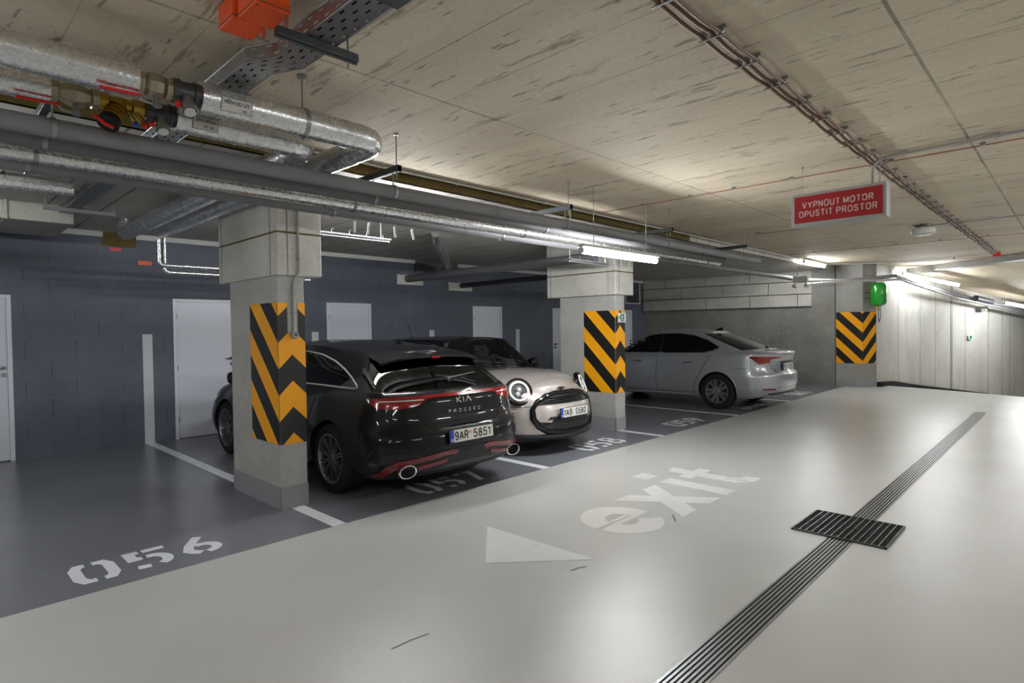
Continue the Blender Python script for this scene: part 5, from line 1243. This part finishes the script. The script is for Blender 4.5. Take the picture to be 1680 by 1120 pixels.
for s in (1, -1):
    c = proj(tb, 'front', s*.61, .765); n = Vector((.80, s*.42, .38)).normalized(); c = c-n*.035
    m = MB(); m.lathe([(0, .0), (.172, .0), (.176, .03), (.170, .055), (.155, .060), (.148, .056)], tuple(c), tuple(n), 40); hl = obj('headlamp', m, 'gloss_black', car2)
    m = MB(); m.lathe([(.098, .056), (.102, .066), (.124, .066), (.130, .056)], tuple(c), tuple(n), 40); obj('light_ring', m, 'white', hl)
    m = MB(); m.lathe([(0, .05), (.150, .05)], tuple(c), tuple(n), 32); obj('reflector', m, 'black', hl)
    m = MB(); a = n.orthogonal().normalized(); b = n.cross(a)
    for q in (c+n*.05+Vector((0, 0, .02)), c+n*.05+Vector((0, s*.02, -.03))): m.lathe([(0, .02), (.02, .016), (.03, .0), (.034, 0), (.034, .012), (.03, .016)], tuple(q), tuple(n), 20)
    obj('projector_lens', m, 'lens_clear', hl)
    obj('air_slit', patch_mb(tb, 'front', rp([(.70, .52), (.725, .53), (.72, .34), (.695, .29)], s), .003, .05, .004), 'pit', car2)
    obj('slit_edge', seam_mb(tb, 'front', rp([(.665, .545), (.73, .54), (.725, .33), (.69, .27)], s), .004, .0), 'beige', car2)
w1 = merge(stroke([(-.065, 0), (-.02, .006), (.02, .006), (.065, 0)], .014)); bp = proj(tb, 'front', 0, .775)
m = MB(); m.lathe([(0, 0), (.028, 0), (.024, .01), (0, .012)], tuple(bp), (.7, 0, .7), 16); m.obox(tuple(bp+Vector((.002, 0, .002))), ((0, 1, 0), (.7, 0, .7), (-.7, 0, .7)), (.06, .004, .01)); obj('badge', m, 'black', car2)
for y in (.25, -.2):
    p = proj(tb, 'top', .95, y); m = MB(); m.lathe([(0, 0), (.018, 0), (.012, .012), (0, .014)], tuple(p), (0, 0, 1), 10); obj('washer_jet', m, 'black', car2)
p = proj(cb, 'top', -1.35, 0); m = MB(); m.lathe([(0, 0), (.04, 0), (.02, .02), (0, .022)], tuple(p), (0, 0, 1), 12); m.tube([p, p+Vector((-.10, 0, .22))], .004, 6); obj('antenna', m, 'black', car2)
for s in ('left', 'right'): obj('door_seam', seam_mb(tb, s, [(.62, .9), (.66, .55), (.6, .25), (-.5, .25), (-.62, .5), (-.6, .93)], .004), 'pit', car2)
m = MB(); a = proj(cb, 'top', .70, .45, .01); b = proj(cb, 'top', .62, -.15, .02); c = proj(cb, 'top', .70, -.2, .01); d = proj(cb, 'top', .55, -.62, .02)
m.tube([a, b], .007, 6); m.tube([c, d], .007, 6); obj('wipers', m, 'black', car2)

# ---------------- silver saloon (rear to the driveway)
OCT = dict(xf=2.345, xr=-2.33, W=.915, paint='silver', cabpaint='silver', mirror='silver', axles=(1.343, -1.343), r=.325, rim=.215, arch=.365, yw=.90, style='five', wheelmat='alloy',
    zb=[(-2.3, .28), (-1.9, .22), (1.9, .18), (2.3, .22)], zt=[(-2.33, 1.03), (-2.1, 1.045), (-1.7, 1.05), (-1.0, 1.015), (.9, .97), (1.3, .93), (1.9, .80), (2.3, .68)],
    crown=[(-2.3, .015), (-2.0, .03), (-1.7, .02), (-1.4, 0), (.6, .0), (1.0, .05), (1.9, .06), (2.3, .01)],
    levels=[(0, .14, .10, .82, .55, 2.6, .40, 2.6), (.08, .05, .03, .88, .58, 2.6, .42, 2.6), (.25, .0, .0, .91, .62, 2.6, .45, 2.6), (.45, .0, .0, .915, .62, 2.6, .48, 2.6), (.50, .01, .01, .912, .62, 2.6, .48, 2.6),
            (.54, .02, .05, .910, .6, 2.6, .48, 2.6), (.72, .05, .07, .90, .6, 2.5, .48, 2.6), (.90, .10, .045, .88, .6, 2.5, .48, 2.6), (.96, .14, .03, .87, .6, 2.5, .48, 2.7), (1, .2, .04, .84, .6, 2.5, .5, 2.7)],
    gh=dict(xf_b=1.15, xf_r=.22, xr_r=-1.02, xr_b=-2.06, Wb=.80, Wr=.585, Lfb=.45, Lfr=.18, Lrb=.30, Lrr=.2, n=2.7, jA=15, jR=15, rk=(2, 15), zr=[(-1.1, 1.385), (-.7, 1.42), (-.2, 1.435), (.25, 1.405)], crown=.04, bulge=.03, rbulge=.6, sideglass='privacy',
            windows=[[(.80, 1.01), (.45, 1.22), (.15, 1.345), (-.1, 1.375), (-.12, 1.02)], [(-.16, 1.02), (-.14, 1.375), (-.45, 1.38), (-.8, 1.34), (-1.1, 1.25), (-1.34, 1.125), (-1.2, 1.07), (-1.05, 1.035), (-.6, 1.025)]], trim='black', tr=.008))
car3, tb, cb = make_car('saloon_car', 'silver saloon car parked nose to the wall in the bay beyond the second column', OCT, (12.1, 6.62, 0), radians(90))
for s in (1, -1):
    sd = 'left' if s > 0 else 'right'
    tl = obj('tail_lamp', patch_mb(tb, 'rear', rp([(.80, .972), (.35, .955), (.28, .945), (.36, .925), (.52, .905), (.62, .86), (.78, .838), (.80, .84)], s), .010, .04, .016), 'tail_red', car3)
    obj('lamp_strip', patch_mb(tb, 'rear', rp([(.60, .915), (.36, .935), (.36, .925), (.55, .905), (.62, .885)], s), .013, .04, .003), 'lens_clear', tl)
    obj('pillar_cover', patch_mb(cb, sd, [(-.18, 1.03), (-.07, 1.03), (-.05, 1.37), (-.20, 1.37)], .004, .05, .006), 'gloss_black', car3)
    obj('tail_lamp_side', patch_mb(tb, sd, [(-2.13, .968), (-1.93, .975), (-1.91, .965), (-1.99, .91), (-2.05, .85), (-2.13, .842)], .008, .04, .012), 'tail_red', car3)
    obj('reflector', patch_mb(tb, 'rear', rp([(.80, .41), (.55, .405), (.52, .375), (.76, .375)], s), .008, .05, .01), 'dark_red', car3)
    obj('door_seam', merge(seam_mb(tb, sd, [(-.12, 1.0), (-.10, .6), (-.12, .27)], .004), seam_mb(tb, sd, [(-1.22, 1.0), (-1.0, .62), (-.88, .36), (-.95, .28), (.9, .26), (.98, .5), (.95, .9)], .004), seam_mb(tb, sd, [(-1.62, .74), (-2.0, .78)], .003)), 'pit', car3)
    m = MB()
    for hx in (-.78, .32):
        p = proj(tb, sd, hx, .84, .014); m.tube([p+Vector((-.1, 0, 0)), p+Vector((.1, 0, 0))], .014, 8)
    obj('door_handle', m, 'chrome', car3)
    obj('side_skirt', seam_mb(tb, sd, [(-.85, .24), (.9, .23)], .02), 'silver', car3)
    obj('headlamp', patch_mb(tb, sd, [(1.6, .76), (2.0, .73), (2.15, .64), (2.0, .62), (1.75, .68)], .008, .05, .01), 'lens_clear', car3)
obj('boot_seam', merge(seam_mb(tb, 'rear', [(.62, .86), (.5, .72), (.40, .63), (.34, .62), (-.34, .62), (-.40, .63), (-.5, .72), (-.62, .86)], .0035), seam_mb(tb, 'rear', [(.55, .96), (.56, 1.02)], .003)), 'pit', car3)
obj('plate_recess', patch_mb(tb, 'rear', [(-.33, .86), (.33, .86), (.29, .68), (-.29, .68)], .002, .05, .004), 'silver', car3)
plate(car3, tb, 'rear', .775, ('1UY', '8700'), False, .06)
obj('plate_lights', patch_mb(tb, 'rear', [(-.30, .872), (.30, .872), (.30, .850), (-.30, .850)], .014, .05, .016), 'black', car3)
obj('badge', flat_on(tb, 'rear', shift(block_text('ŠKODA', .030, .2, 1.2, 1.1, .40), 0, .955), .006), 'steel_dark', car3, smooth=False)
obj('lettering', flat_on(tb, 'rear', shift(block_text('OCTAVIA', .024, .17, 1, .3, .18), -.50, .735), .005), 'steel_dark', car3, smooth=False)
obj('bumper_crease', merge(seam_mb(tb, 'rear', [(-.5, .41), (0, .40), (.5, .41)], .004), seam_mb(tb, 'rear', [(-.86, .36), (-.5, .35), (0, .345), (.5, .35), (.86, .36)], .004)), 'steel_dark', car3)
obj('lower_bumper', patch_mb(tb, 'rear', [(-.70, .325), (.70, .325), (.6, .285), (-.6, .285)], .005, .05, .01), 'black', car3)
p = proj(cb, 'top', -.98, 0)
m = MB(); m.add([(p.x+.12, 0, p.z), (p.x-.08, .03, p.z-.01), (p.x-.08, -.03, p.z-.01), (p.x-.085, 0, p.z+.055), (p.x-.045, 0, p.z+.058)], [(0, 1, 4), (0, 4, 2), (1, 3, 4), (2, 4, 3), (1, 2, 3)]); obj('antenna_fin', m, 'black', car3, smooth=False, bevel=.004)
m = MB(); p0_ = proj(cb, 'rear', 0.02, 1.10, .01); m.lathe([(0, 0), (.04, 0), (.03, .03), (0, .035)], tuple(p0_), (-.5, 0, 1), 10); m.tube([p0_, proj(cb, 'rear', -.36, 1.12, .015)], .009, 6); obj('rear_wiper', m, 'black', car3)
# ================================================================== each separate piece of a part becomes a part of its own
KEEP = {'lettering', 'pictogram', 'country_stars', 'slotted_cover', 'cross_bars', 'long_bars', 'lid_seam', 'spoke', 'badge', 'grille_slats', 'lower_mesh', 'border', 'hatch_seam', 'door_seam', 'boot_seam', 'bumper_crease', 'bonnet_seam', 'body', 'cabin', 'chain', 'wheel', 'tyre', 'joint', 'painted_base_band', 'brake_disc', 'outlet_core', 'country_code', 'digit'}
def split_pieces(o, gap=.004):
    me = o.data; n = len(me.vertices); par = list(range(n))
    def find(i):
        while par[i] != i: par[i] = par[par[i]]; i = par[i]
        return i
    for e in me.edges:
        a, b = find(e.vertices[0]), find(e.vertices[1])
        if a != b: par[a] = b
    isl = {}
    for i in range(n): isl.setdefault(find(i), []).append(i)
    if len(isl) < 2 or len(isl) > 400: return
    boxes = []
    for k, vs in isl.items():
        xs = [me.vertices[i].co for i in vs]
        boxes.append([set([k]), [min(v[a] for v in xs) for a in range(3)], [max(v[a] for v in xs) for a in range(3)]])
    ch = True
    while ch:
        ch = False; out = []
        for b in boxes:
            for c in out:
                if all(b[1][a]-gap <= c[2][a] and c[1][a]-gap <= b[2][a] for a in range(3)):
                    c[0] |= b[0]; c[1] = [min(x, y) for x, y in zip(b[1], c[1])]; c[2] = [max(x, y) for x, y in zip(b[2], c[2])]; ch = True; break
            else: out.append(b)
        boxes = out
    if len(boxes) < 2 or len(boxes) > 100: return
    root = {r: bi for bi, b in enumerate(boxes) for r in b[0]}; fl = [[] for _ in boxes]
    for p in me.polygons: fl[root[find(p.vertices[0])]].append(p)
    sm = any(p.use_smooth for p in me.polygons); first = True
    new = []
    for ps in fl:
        idx = {}; vs = []; fs = []; mi = []
        for p in ps:
            f = []
            for v in p.vertices:
                if v not in idx: idx[v] = len(vs); vs.append(tuple(me.vertices[v].co))
                f.append(idx[v])
            fs.append(f); mi.append(p.material_index)
        m2 = bpy.data.meshes.new(o.name.split('.')[0]); m2.from_pydata(vs, [], fs)
        for m in me.materials: m2.materials.append(m)
        for p, i in zip(m2.polygons, mi): p.material_index = i
        if sm: sharpen(m2)
        new.append(m2)
    o.data = new[0]
    for m2 in new[1:]:
        c = o.copy(); c.data = m2; COL.objects.link(c)
ONE = {'seats': 'seat', 'wipers': 'wiper'}
for o in list(bpy.data.objects):
    if o.type == 'MESH' and o.parent and o.name.split('.')[0] not in KEEP and not o.data.uv_layers and not o.children and o.get('kind') != 'structure' and not (o.parent.get('kind') == 'structure'):
        if o.name.split('.')[0] in ONE: o.name = ONE[o.name.split('.')[0]]
        split_pieces(o)
